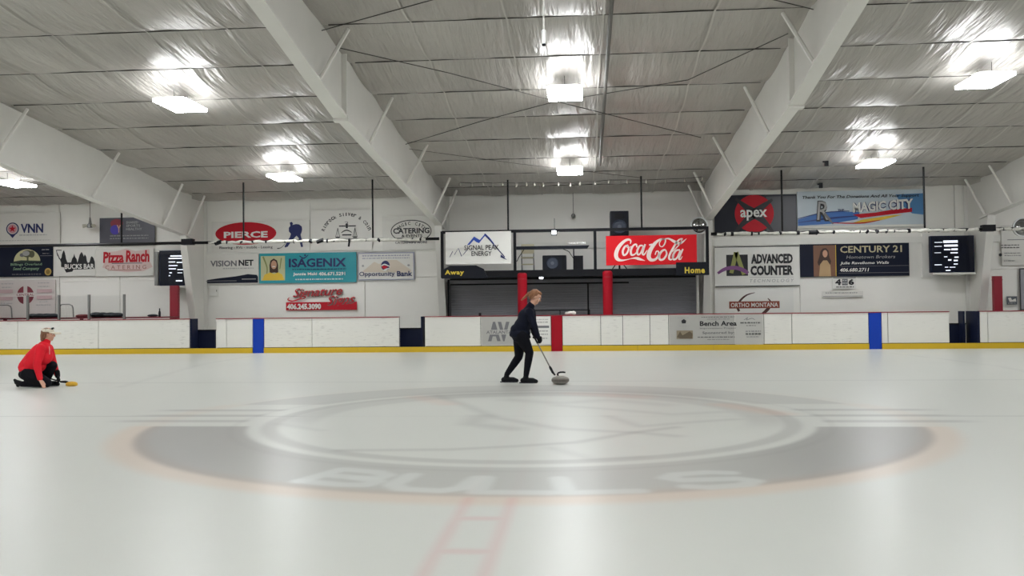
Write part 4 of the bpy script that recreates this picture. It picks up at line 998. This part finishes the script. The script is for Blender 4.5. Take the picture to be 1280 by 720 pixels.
# ------------------------------------------------------------------ ceiling fittings
def ceil_pt(px, py, drop=.1):
    d = ray(px, py); t = (EAVE + SLOPE * WALL_Y - drop - H) / (d.z + SLOPE * d.y)
    return Vector((d.x * t, d.y * t, H + d.z * t))
def cable(pts, label, rad=.009, drop=.13, group='thin brace cables crossing under the ceiling'):
    P = [ceil_pt(*q, drop) for q in pts]
    if (P[0] - P[-1]).length > 0: pass
    Q = []
    for a, c in zip(P[:-1], P[1:]):
        for i in range(6): Q.append(a.lerp(c, i / 6))
    Q.append(P[-1])
    o = MB().tube(Q, rad, 5).build('brace_cable', mCable); tag(o, label, 'cable', group)
cable([(392, 41), (540, 0), (700, -40)], 'thin dark cable rising rightward at the top beside the left roof beam')
cable([(420, 59), (560, 91), (700, 128), (876, 172)], 'thin dark cable running down rightward under the middle ceiling lamp', drop=.2)
cable([(505, 181), (600, 152), (690, 128), (860, 100), (985, 42)], 'thin dark cable rising rightward through the middle ceiling lamp')
cable([(960, -2), (1030, 15)], 'short dark cable at the top against the right roof beam')
cable([(510, 186), (650, 205), (800, 222)], 'faint dark cable low over the string of bulbs', .006, .12)
cd = MB(); pts = [ceil_pt(768, -30, .12), ceil_pt(765, 0, .12), ceil_pt(757, 100, .12), ceil_pt(751, 180, .12), ceil_pt(749, 207, .12)]
pts = [Vector((.52, y, ceil_z(y) - .13)) for y in (12, 14, 17, 20, 23.9)]
cd.tube(pts, .035, 6); cd.build('ceiling_conduit', M('grey conduit', (92, 90, 86), .5)); tag(bpy.data.objects['ceiling_conduit'], 'long dark grey conduit running under the middle ceiling bay', 'pipe')
# hanging pole microphone
py_ = 13.0; p = at(679.5, 20, py_)
hp = empty('hanging_pole', (p.x, py_, at(679.5, 55, py_).z), 'white pole hanging from ceiling above the middle lamp', 'pole')
zz = at(679.5, 55, py_).z
MB().tube([(p.x, py_, zz + .18), (p.x, py_, ceil_z(py_) - .08)], .014, 8).build('rod', mSteel, hp)
MB().lathe([(.035, 0), (.035, .2), (.02, .22)], p.x, py_, zz, 12).build('head', mHouse, hp); MB().lathe([(.028, 0), (.03, .03)], p.x, py_, zz - .03, 12).build('tip', mBlack, hp)
# string lights
sl = empty('string_lights', (0, 26, 4.9), 'string of small globe bulbs sagging along the ceiling of the middle bay', 'string lights')
bx_ = [575, 590, 604, 616, 628, 645, 658, 668, 679, 698, 713, 725, 744, 761, 784, 808, 832, 856, 878]
by_ = [231, 232, 231, 232, 231, 232, 231, 231, 232, 231, 232, 230, 230, 228, 228, 228, 227, 226, 224]
P = []; Yl = 24.9
for x, y in zip(bx_, by_): P.append(at(x, y - 3, Yl))
MB().tube(P, .008, 5).build('wire', mCable, sl)
mBulb = M('warm bulb', (180, 176, 166), .2)
for q in P:
    bm = MB().lathe([(.012, .0), (.014, -.03), (.028, -.05), (.034, -.075), (.026, -.1), (.006, -.112)], q.x, q.y, q.z, 8); bm.build('bulb', mBulb, sl, smooth=True)
# loose fittings seen against the foil
for px, py, lb in ((1033, 203, 'small dark ceiling clip right of the roof beam above the sky banner'), (1026, 231, 'small dark ceiling clip just above the sky banner')):
    q = ceil_pt(px, py, .12); r = MB().box(-.05, .05, -.03, .03, -.1, .06); r.box(-.1, .02, -.02, .02, .0, .04); o = r.build('ceiling_clip', mBlack); o.location = q; tag(o, lb, 'clip')
# PEOPLE
# ------------------------------------------------------------------ figures
def round_cone(bm, p0, r0, p1, r1):
    p0 = Vector(p0); p1 = Vector(p1); t = (p1 - p0)
    if t.length < 1e-5: t = Vector((0, 0, 1e-4))
    t.normalize(); a = Vector((0, 0, 1)) if abs(t.z) < .9 else Vector((1, 0, 0)); n = t.cross(a).normalized(); b_ = t.cross(n); K = 14
    rings = []
    for (p, r, s0, s1) in ((p0, r0, -90, 0), (p1, r1, 0, 90)):
        for ang in ((-60, -30, 0) if s0 < 0 else (0, 30, 60)):
            c, s_ = math.cos(math.radians(ang)), math.sin(math.radians(ang))
            rings.append([bm.verts.new(p + t * r * s_ + (n * math.cos(2 * math.pi * j / K) + b_ * math.sin(2 * math.pi * j / K)) * r * c) for j in range(K)])
    for A, B in zip(rings[:-1], rings[1:]):
        for j in range(K): bm.faces.new((A[j], A[(j + 1) % K], B[(j + 1) % K], B[j]))
    v0 = bm.verts.new(p0 - t * r0); v1 = bm.verts.new(p1 + t * r1)
    for j in range(K):
        bm.faces.new((v0, rings[0][(j + 1) % K], rings[0][j])); bm.faces.new((v1, rings[-1][j], rings[-1][(j + 1) % K]))
def ellipsoid(bm, c, ax, R=None):
    m = Matrix.Translation(Vector(c)) @ (R.to_4x4() if R else Matrix.Identity(4)) @ Matrix.Diagonal((*ax, 1))
    bmesh.ops.create_icosphere(bm, subdivisions=3, radius=1, matrix=m)
def grow(name, prims, mat, parent, voxel=.009, smooth=3, floor=None):
    bm = bmesh.new()
    for p in prims:
        if p[0] == 'c': round_cone(bm, *p[1:])
        else: ellipsoid(bm, *p[1:])
    me = bpy.data.meshes.new(name); bm.to_mesh(me); bm.free()
    o = bpy.data.objects.new(name, me); COL.objects.link(o)
    r = o.modifiers.new('r', 'REMESH'); r.mode = 'VOXEL'; r.voxel_size = voxel
    s_ = o.modifiers.new('s', 'SMOOTH'); s_.factor = .5; s_.iterations = smooth
    dg = bpy.context.evaluated_depsgraph_get(); me2 = bpy.data.meshes.new_from_object(o.evaluated_get(dg))
    bpy.data.objects.remove(o); bpy.data.meshes.remove(me)
    if floor is not None:
        for v in me2.vertices: v.co.z = max(v.co.z, floor)
    me2.shade_smooth(); me2.materials.clear(); me2.materials.append(mat)
    return link(name, me2, parent)
def chain(pts, rs): return [('c', a, ra, c, rc) for a, ra, c, rc in zip(pts[:-1], rs[:-1], pts[1:], rs[1:])]
def head(c, fwd, up):
    f = Vector(fwd).normalized(); u = Vector(up); u = (u - f * u.dot(f)).normalized(); s = u.cross(f)
    R = Matrix((f, s, u)).transposed(); c = Vector(c)
    g = lambda x, y, z: c + f * x + s * y + u * z
    skin = [('e', g(-.01, 0, .03), (.095, .074, .088), R), ('e', g(.025, 0, -.03), (.066, .058, .078), R), ('e', g(.05, 0, -.085), (.032, .034, .022), R),
            ('c', g(.083, 0, .02), .009, g(.104, 0, -.022), .013), ('e', g(.094, .009, -.024), (.010, .008, .007), R), ('e', g(.094, -.009, -.024), (.010, .008, .007), R),
            ('e', g(.077, 0, .035), (.018, .052, .010), R), ('e', g(.062, .036, -.022), (.022, .022, .02), R), ('e', g(.062, -.036, -.022), (.022, .022, .02), R),
            ('e', g(-.005, .075, -.005), (.018, .009, .03), R), ('e', g(-.005, -.075, -.005), (.018, .009, .03), R)]
    return skin, g, R
def face_bits(par, g, R):
    for s in (-1, 1):
        grow('eye', [('e', g(.077, s * .031, .008), (.010, .012, .009), R)], M('eye white', (225, 220, 215), .3), par, .0025, 1)
        grow('iris', [('e', g(.086, s * .031, .008), (.004, .006, .006), R)], M('iris', (60, 44, 34), .3), par, .0018, 1)
        grow('eyebrow', [('e', g(.088, s * .033, .032), (.007, .020, .004), R)], M('brow hair', (120, 84, 56), .8), par, .003, 1)
    grow('mouth', [('e', g(.082, 0, -.054), (.012, .022, .006), R)], M('lips', (168, 92, 84), .5), par, .003, 1)
def hand(w_, d, n, curl, side, k=1.0, fat=0):
    """palm and five unequal fingers; d towards the fingers, n the palm side, side = thumb side"""
    d = Vector(d).normalized(); n = Vector(n); n = (n - d * n.dot(d)).normalized(); s = Vector(side); s = (s - d * s.dot(d) - n * s.dot(n)).normalized(); w_ = Vector(w_)
    out = []
    L = [(.030, .078, (.040, .026, .020)), (.010, .084, (.044, .030, .022)), (-.010, .080, (.041, .027, .021)), (-.029, .072, (.033, .021, .018))]
    for off, ml, ph in L:
        b0 = w_ + s * off * .6 * k; b1 = w_ + d * ml * k + s * off * k; out.append(('c', b0, .014 * k + fat, b1, .011 * k + fat))
        p = b1; ang = 0
        for i, l in enumerate(ph):
            ang += curl * (.8 if i == 0 else 1.0)
            q = p + (d * math.cos(ang) + n * math.sin(ang)) * l * k
            out.append(('c', p, (.0098 - .0008 * i) * k + fat, q, (.0088 - .0008 * i) * k + fat)); p = q
    t0 = w_ + d * .015 * k + s * .022 * k; t1 = t0 + (d * .55 + s * .7 + n * .25).normalized() * .042 * k
    t2 = t1 + (d * .8 + s * .25 + n * .6 * curl).normalized() * .030 * k; t3 = t2 + (d * .8 + n * .9 * curl).normalized() * .024 * k
    out += [('c', t0, .015 * k + fat, t1, .012 * k + fat), ('c', t1, .011 * k + fat, t2, .0105 * k + fat), ('c', t2, .0105 * k + fat, t3, .009 * k + fat)]
    return out
mSkin = M('skin', (206, 158, 134), .5, vary=.06, vscale=12)
mNavyC = M('navy jacket cloth', (17, 21, 36), .85, vary=.15, vscale=14, bump=.5, bscale=22, spec=.2)
mLegC = M('black leggings cloth', (11, 12, 20), .85, vary=.12, vscale=12, bump=.3, bscale=22, spec=.2)
mShoe = M('black shoe', (12, 13, 18), .6, spec=.2); mSole = M('dark sole', (44, 44, 50), .6)
mGlove = M('black glove', (10, 11, 16), .8, spec=.2)
mHairB = M('strawberry blond hair', (146, 100, 68), .6, vary=.3, vscale=40, bump=.7, bscale=60, stretch=(1, 1, 3))
mHair2 = M('brown blond hair', (128, 88, 62), .55, vary=.3, vscale=40, bump=.7, bscale=60, stretch=(1, 1, 3))
mRedC = M('red jacket cloth', (224, 32, 48), .7, vary=.12, vscale=10, bump=.5, bscale=18, spec=.2)

# ---- standing player, bent forward over the stone, facing +X
PY = 14.5
def w(px, py, dy=0):
    p = at(px, py, PY + dy); return Vector((p.x, PY + dy, p.z))
st = empty('person', (w(650, 478).x, PY, 0), 'person in navy jacket and black leggings pushing the curling stone with a long stick', 'person')
N, Fr = -.0, .0   # near side is -Y
hip = w(650, 417); chest = w(657, 398); neck = w(663, 385.5); hc = w(669.3, 371.5)
fwd = Vector((.9, -.1, -.45)); up = Vector((.45, 0, .9))
hs, g, HR = head(hc, fwd, up)
shN, shF = w(661.5, 390, -.17), w(664.5, 389.5, .17)
elN, elF = w(668, 408, -.20), w(667, 407, .18)
wrN, wrF = w(672.5, 421.5, -.07), w(667, 415.5, .05)
kn_r, an_r = w(648.5, 446, .08), w(633.5, 468, .09)     # rear (far) leg pushes off
kn_f, an_f = w(662, 440.5, -.08), w(657.5, 469.5, -.08)
hpN, hpF = w(651.5, 420, -.09), w(650, 420, .09)
body = hs + chain([hc + Vector((-.03, 0, -.06)), neck, w(660, 390)], [.052, .055, .07])
body += [('e', chest, (.12, .17, .17), None), ('e', w(653, 409), (.115, .15, .14), None), ('e', hip, (.12, .165, .11), None)]
for sh_, el_, wr_ in ((shN, elN, wrN), (shF, elF, wrF)): body += chain([w(661, 391), sh_, el_, wr_], [.06, .05, .038, .026])
for hp_, kn_, an_ in ((hpN, kn_f, an_f), (hpF, kn_r, an_r)): body += chain([hp_, hp_.lerp(kn_, .4), kn_, kn_.lerp(an_, .35), an_], [.09, .08, .052, .05, .034])
sdir = (w(693.5, 470.5) - w(664, 414.5)).normalized()
body += hand(wrN, Vector((.45, .35, -.8)), Vector((-.6, .7, .0)), .95, Vector((.5, 0, .5)), .95)
body += hand(wrF, Vector((.5, -.3, -.75)), Vector((-.5, -.7, .0)), .95, Vector((.5, 0, .5)), .95)
grow('body', body, mSkin, st, .009, 2)
face_bits(st, g, HR)
# jacket: torso flaring to the hem, sleeves, collar
jk = chain([w(662.3, 384), w(660, 389), chest, w(652.5, 410), w(649.5, 419)], [.066, .09, .13, .135, .14])
jk += [('e', w(659, 394), (.12, .19, .12), None), ('e', chest, (.135, .185, .17), None), ('e', w(653, 408), (.145, .175, .15), None), ('e', w(650, 416.5), (.178, .195, .085), None), ('e', w(646, 412), (.11, .16, .1), None)]
for sh_, el_, wr_ in ((shN, elN, wrN), (shF, elF, wrF)): jk += chain([w(660.5, 391), sh_, el_, el_.lerp(wr_, .93)], [.08, .072, .056, .042])
jk += [('e', w(650.2, 420), (.185, .195, .06), Matrix.Rotation(.12, 3, 'Y'))]
grow('jacket', jk, mNavyC, st, .011, 4)
grow('collar', chain([w(664, 381.5), w(662, 385)], [.066, .075]), mNavyC, st, .008, 2)
lg = []
for hp_, kn_, an_ in ((hpN, kn_f, an_f), (hpF, kn_r, an_r)): lg += chain([hp_, hp_.lerp(kn_, .4), kn_, kn_.lerp(an_, .35), an_], [.12, .106, .070, .066, .046])
lg += [('e', hip + Vector((-.01, 0, -.02)), (.135, .175, .11), None)]
grow('leggings', lg, mLegC, st, .01, 3)
def shoe(an, toe, par, lift=0, pitch=0):
    t = Vector(toe) - Vector(an); t.z = 0; t.normalize(); s = Vector((-t.y, t.x, 0)); a = Vector(an)
    z = lift
    heel = Vector((a.x, a.y, z + .045)) - t * .05; ball = heel + t * .16; ball.z = z + .04 - pitch * .3; tip = heel + t * .215; tip.z = z + .03 - pitch * .3
    heel.z += pitch
    pr = [('c', heel, .048, ball, .050), ('c', ball, .050, tip, .036), ('c', a + Vector((0, 0, -.01)), .045, heel + t * .03, .046)]
    grow('shoe', pr, mShoe, par, .007, 2, floor=z + .008)
    so = MB(); n = 20; P = []
    for i in range(n):
        th = 2 * math.pi * i / n; L_ = .15 * math.cos(th); W_ = .046 * math.sin(th) * (1.08 if math.cos(th) > 0 else .9)
        q = heel + t * (.085 + L_) + s * W_; P.append((q.x, q.y))
    so.prism(P, 'z', z + .001, z + .018)
    o = so.build('sole', mSole, par)
an_r.z = max(an_r.z, .10); an_f.z = max(an_f.z, .09)
shoe(an_f, an_f + Vector((1, 0, 0)), st); shoe(an_r, an_r + Vector((1, 0, 0)), st)
grow('glove', hand(wrN, Vector((.45, .35, -.8)), Vector((-.6, .7, .0)), .95, Vector((.5, 0, .5)), 1.0, .005) + chain([wrN - Vector((.02, .02, -.05)), wrN], [.036, .033]), mGlove, st, .005, 1)
grow('glove', hand(wrF, Vector((.5, -.3, -.75)), Vector((-.5, -.7, .0)), .95, Vector((.5, 0, .5)), 1.0, .005) + chain([wrF - Vector((.02, -.01, -.05)), wrF], [.036, .033]), mGlove, st, .005, 1)
hr = [('e', g(-.03, 0, .045), (.092, .085, .085), HR), ('e', g(-.065, 0, .0), (.05, .072, .075), HR), ('e', g(.02, 0, .088), (.06, .062, .034), HR),
      ('c', g(-.1, 0, .03), .032, g(-.135, 0, -.01), .028), ('c', g(-.135, 0, -.01), .028, g(-.17, -.01, -.10), .020), ('c', g(-.17, -.01, -.10), .02, g(-.19, -.02, -.15), .009),
      ('c', g(-.02, .078, .02), .014, g(-.04, .07, -.05), .01), ('c', g(-.02, -.078, .02), .014, g(-.04, -.07, -.05), .01)]
grow('hair', hr, mHairB, st, .006, 1)
MB().tube([g(-.112 + .0 * i, .030 * math.cos(i * math.pi / 5), .02 + .030 * math.sin(i * math.pi / 5)) for i in range(10)], .007, 6, closed=True).build('hair_tie', mBlack, st)

# ---- curling stone and delivery stick
sc_ = ice(700, 481.4); sc_.y = PY - .3; scx = at(700.4, 476, sc_.y).x; sy = sc_.y
sn = empty('curling_stone', (scx, sy, 0), 'grey granite curling stone with black handle at the end of the stick', 'curling stone')
mGran = M('granite', (128, 124, 116), .3, vary=.35, vscale=60); mGranD = M('dark granite band', (98, 92, 86), .6, vary=.2, vscale=60)
MB().lathe([(.06, .002), (.064, 0), (.10, .012), (.128, .03), (.141, .05)], scx, sy, 0, 36).build('lower_body', mGran, sn, smooth=True)
MB().lathe([(.141, .05), (.1445, .058), (.1445, .082), (.141, .09)], scx, sy, 0, 36).build('striking_band', mGranD, sn, smooth=True)
MB().lathe([(.141, .09), (.13, .108), (.105, .122), (.06, .13), (.02, .132)], scx, sy, 0, 36).build('upper_body', mGran, sn, smooth=True)
MB().lathe([(.07, .128), (.072, .136), (.03, .142)], scx, sy, 0, 24).build('handle_plate', M('pale handle plate', (176, 172, 160), .4), sn)
MB().tube([(scx - .035, sy, .138), (scx - .045, sy, .165), (scx - .03, sy, .188), (scx, sy, .196), (scx + .05, sy, .198), (scx + .085, sy, .192)], [.016, .014, .014, .014, .014, .012], 10).build('handle', mBlack, sn, smooth=True)
a = w(663.5, 413, -.01); c = Vector((scx - .105, sy, .16))
sk = empty('delivery_stick', (c.x, c.y, c.z), 'long thin grey stick held in both gloves, reaching down to the stone', 'stick')
MB().tube([a, c], .011, 8).build('shaft', M('grey shaft', (120, 118, 112), .35, .4), sk)
MB().tube([a, a.lerp(c, .3)], .015, 8).build('grip', mBlack, sk)
MB().tube([a.lerp(c, .82), a.lerp(c, .86), a.lerp(c, .95), c + Vector((.02, 0, -.012))], [.015, .022, .02, .014], 8).build('clip_head', mBlack, sk)

# ---- kneeling player with red jacket and visor, facing +X
PY = 14.0
KR = Matrix.Rotation(.5, 3, 'Z'); KF = Vector((.88, .48, 0))
kn = empty('person', (w(45, 484).x, PY, 0), 'kneeling person in red jacket and white visor, one bare hand on the ice', 'person')
hc = w(60.2, 418.3); fwd = Vector((.93, .36, -.05)); up = Vector((.05, 0, 1))
hs, g, HR = head(hc, fwd, up)
hip = w(36.5, 466); chest = w(53.5, 441); neck = w(57.8, 427)
shN, shF = w(50.8, 436, -.17), w(60.5, 435.5, .17)
elN, elF = w(46, 456, -.22), w(66.3, 454, .2)
wrN, wrF = w(50.5, 475, -.24), w(72, 470, .18)
hpN, hpF = w(35.5, 468, -.10), w(37.5, 466, .10)
knN, anN = w(58.5, 478.5, -.11), w(27.5, 478, -.10)     # near knee on the ice, shin back
knN.z = max(knN.z, .065); anN.z = .06
knF, anF = w(65.5, 457, .12), w(58.5, 478, .14); anF.z = .09
body = hs + chain([hc + Vector((-.02, 0, -.06)), neck, w(55, 430)], [.052, .055, .07])
body += [('e', chest, (.12, .17, .17), KR), ('e', w(46, 453), (.13, .155, .15), KR), ('e', hip, (.14, .17, .12), KR)]
for sh_, el_, wr_ in ((shN, elN, wrN), (shF, elF, wrF)): body += chain([w(55.5, 433), sh_, el_, wr_], [.06, .05, .038, .027])
for hp_, kn_, an_ in ((hpN, knN, anN), (hpF, knF, anF)): body += chain([hp_, hp_.lerp(kn_, .4), kn_, kn_.lerp(an_, .35), an_], [.095, .085, .055, .052, .035])
body += hand(wrN, Vector((.42, -.1, -.55)), Vector((-.5, .1, -.5)), .18, Vector((.3, 1, 0)), 1.0)
body += hand(wrF, Vector((.35, -.1, -.9)), Vector((-.5, -.5, .0)), .9, Vector((.4, 0, .5)), .95)
grow('body', body, mSkin, kn, .008, 2, floor=.004)
face_bits(kn, g, HR)
jk = chain([w(57, 428), w(55, 433), chest, w(46.5, 452), w(39, 460)], [.068, .10, .14, .155, .15])
jk += chain([w(49.5, 438), w(42, 448), w(33.5, 459)], [.12, .14, .135]) + [('e', w(55, 436), (.125, .19, .13), KR), ('e', w(54.5, 445), (.15, .18, .15), KR), ('e', w(44, 455), (.19, .18, .14), KR @ Matrix.Rotation(.35, 3, 'Y')), ('e', w(37, 461), (.165, .18, .07), KR @ Matrix.Rotation(-.1, 3, 'Y'))]
for sh_, el_, wr_ in ((shN, elN, wrN), (shF, elF, wrF)): jk += chain([w(55, 435), sh_, el_, el_.lerp(wr_, .9)], [.088, .08, .063, .045])
jkt = grow('jacket', jk, mRedC, kn, .011, 3)
grow('collar', chain([w(58.8, 426), w(57, 429)], [.062, .075]), mRedC, kn, .008, 2)
zp = [w(61.6, 430, -.0), w(63.2, 436, -.0), w(63.8, 443, 0)]
for q in zp: q.y -= .13
lg = []
for hp_, kn_, an_, f_ in ((hpN, knN, anN, 1), (hpF, knF, anF, 1.1)): lg += chain([hp_, hp_.lerp(kn_, .45), kn_, kn_.lerp(an_, .35), an_], [.125, .115 * f_, .08, .07, .048])
lg += [('e', hip + Vector((0, 0, -.02)), (.165, .18, .115), KR)]
grow('trousers', lg, mLegC, kn, .01, 3, floor=.006)
# shoes: far one flat, near one with its toe on the ice behind
shoe(anF, anF + KF, kn)
tp = w(21.5, 478.5, -.10)
grow('shoe', [('c', anN + Vector((.0, 0, .0)), .046, anN + Vector((-.09, 0, .03)), .042), ('c', anN + Vector((-.06, 0, .0)), .042, anN + Vector((-.07, 0, -.02)), .032), ('c', anN + Vector((-.09, 0, .03)), .04, anN + Vector((-.13, 0, .07)), .022)], mShoe, kn, .007, 2, floor=.004)
grow('glove', hand(wrF, Vector((.35, -.1, -.9)), Vector((-.5, -.5, .0)), .9, Vector((.4, 0, .5)), 1.05, .006) + chain([wrF + Vector((-.01, 0, .07)), wrF], [.046, .042]), mGlove, kn, .005, 1, floor=.004)
hr = [('e', g(-.025, 0, .04), (.092, .084, .078), HR), ('e', g(-.07, 0, -.02), (.05, .076, .08), HR), ('c', g(-.07, .03, -.05), .045, g(-.08, .03, -.085), .03), ('c', g(-.07, -.03, -.05), .045, g(-.08, -.03, -.085), .03),
      ('c', g(-.02, -.075, .0), .018, g(-.04, -.07, -.06), .014), ('c', g(-.02, .075, .0), .018, g(-.04, .07, -.06), .014)]
grow('hair', hr, mHair2, kn, .006, 1)
# visor: band and curved brim, with sunglasses on top
def rm(v): return v
vis = MB(); n = 28
ring0 = [g(-.012 + .100 * math.cos(2 * math.pi * i / n), .088 * math.sin(2 * math.pi * i / n), .048) for i in range(n)]
ring1 = [g(-.012 + .092 * math.cos(2 * math.pi * i / n), .080 * math.sin(2 * math.pi * i / n), .104) for i in range(n)]
vis.add(ring0 + ring1, [(i, (i + 1) % n, n + (i + 1) % n, n + i) for i in range(n)])
mVis = M('white visor cloth', (226, 218, 200), .7)
vo = vis.build('visor_band', mVis, kn, smooth=True); so_ = vo.modifiers.new('t', 'SOLIDIFY'); so_.thickness = .006
br = MB(); A = []; B = []
for i in range(15):
    th = math.radians(-75 + 150 * i / 14)
    A.append(g(-.012 + .1 * math.cos(th), .088 * math.sin(th), .052)); B.append(g(-.0 + .20 * math.cos(th), .082 * math.sin(th), .040 - .012 * abs(math.sin(th))))
br.add(A + B, [(i, i + 1, 16 + i, 15 + i) for i in range(14)])
bo = br.build('visor_brim', mVis, kn, smooth=True); so_ = bo.modifiers.new('t', 'SOLIDIFY'); so_.thickness = .02
sg = []
for s in (-1, 1): sg.append(('e', g(.065, s * .034, .105), (.018, .032, .02), HR))
sg.append(('c', g(.07, -.01, .11), .006, g(.07, .01, .11), .006))
for s in (-1, 1): sg.append(('c', g(.055, s * .062, .105), .005, g(-.03, s * .08, .085), .005))
o = grow('sunglasses', sg, mBlack, kn, .004, 1)
# zip and small chest mark
MB().tube([p for p in (w(61.5, 433, -.12), w(62, 437, -.14), w(62, 443, -.15))], .006, 5).build('jacket_zip', M('pale zip', (224, 150, 150), .5), kn)

# ---- broom held by the gloved hand
pc_ = ice(89.5, 482); pc_.y = PY + .15; bxx = at(89.5, 478, pc_.y).x
brm = empty('curling_broom', (bxx, pc_.y, 0), 'curling broom with black handle and round yellow pad lying on the ice', 'broom')
mPad = M('yellow brush pad', (222, 176, 58), .8, vary=.2, vscale=30, bump=.6, bscale=60)
MB().lathe([(.05, .0), (.095, .012), (.1, .035), (.09, .06), (.05, .075), (.01, .08)], 0, 0, 0, 28).build('pad', mPad, brm, smooth=True)
pad = brm.children[0]; pad.matrix_parent_inverse = Matrix.Identity(4); pad.scale = (1, .75, 1)
MB().tube([(bxx - .07, pc_.y, .065), (bxx - .12, pc_.y, .075), (bxx - .2, pc_.y + .005, .075)], [.02, .022, .016], 10).build('handle_socket', mBlack, brm)
MB().tube([(bxx - .18, pc_.y, .075), (at(52, 478, 14.3).x, 14.3, .16)], .0125, 8).build('handle', mBlack, brm)
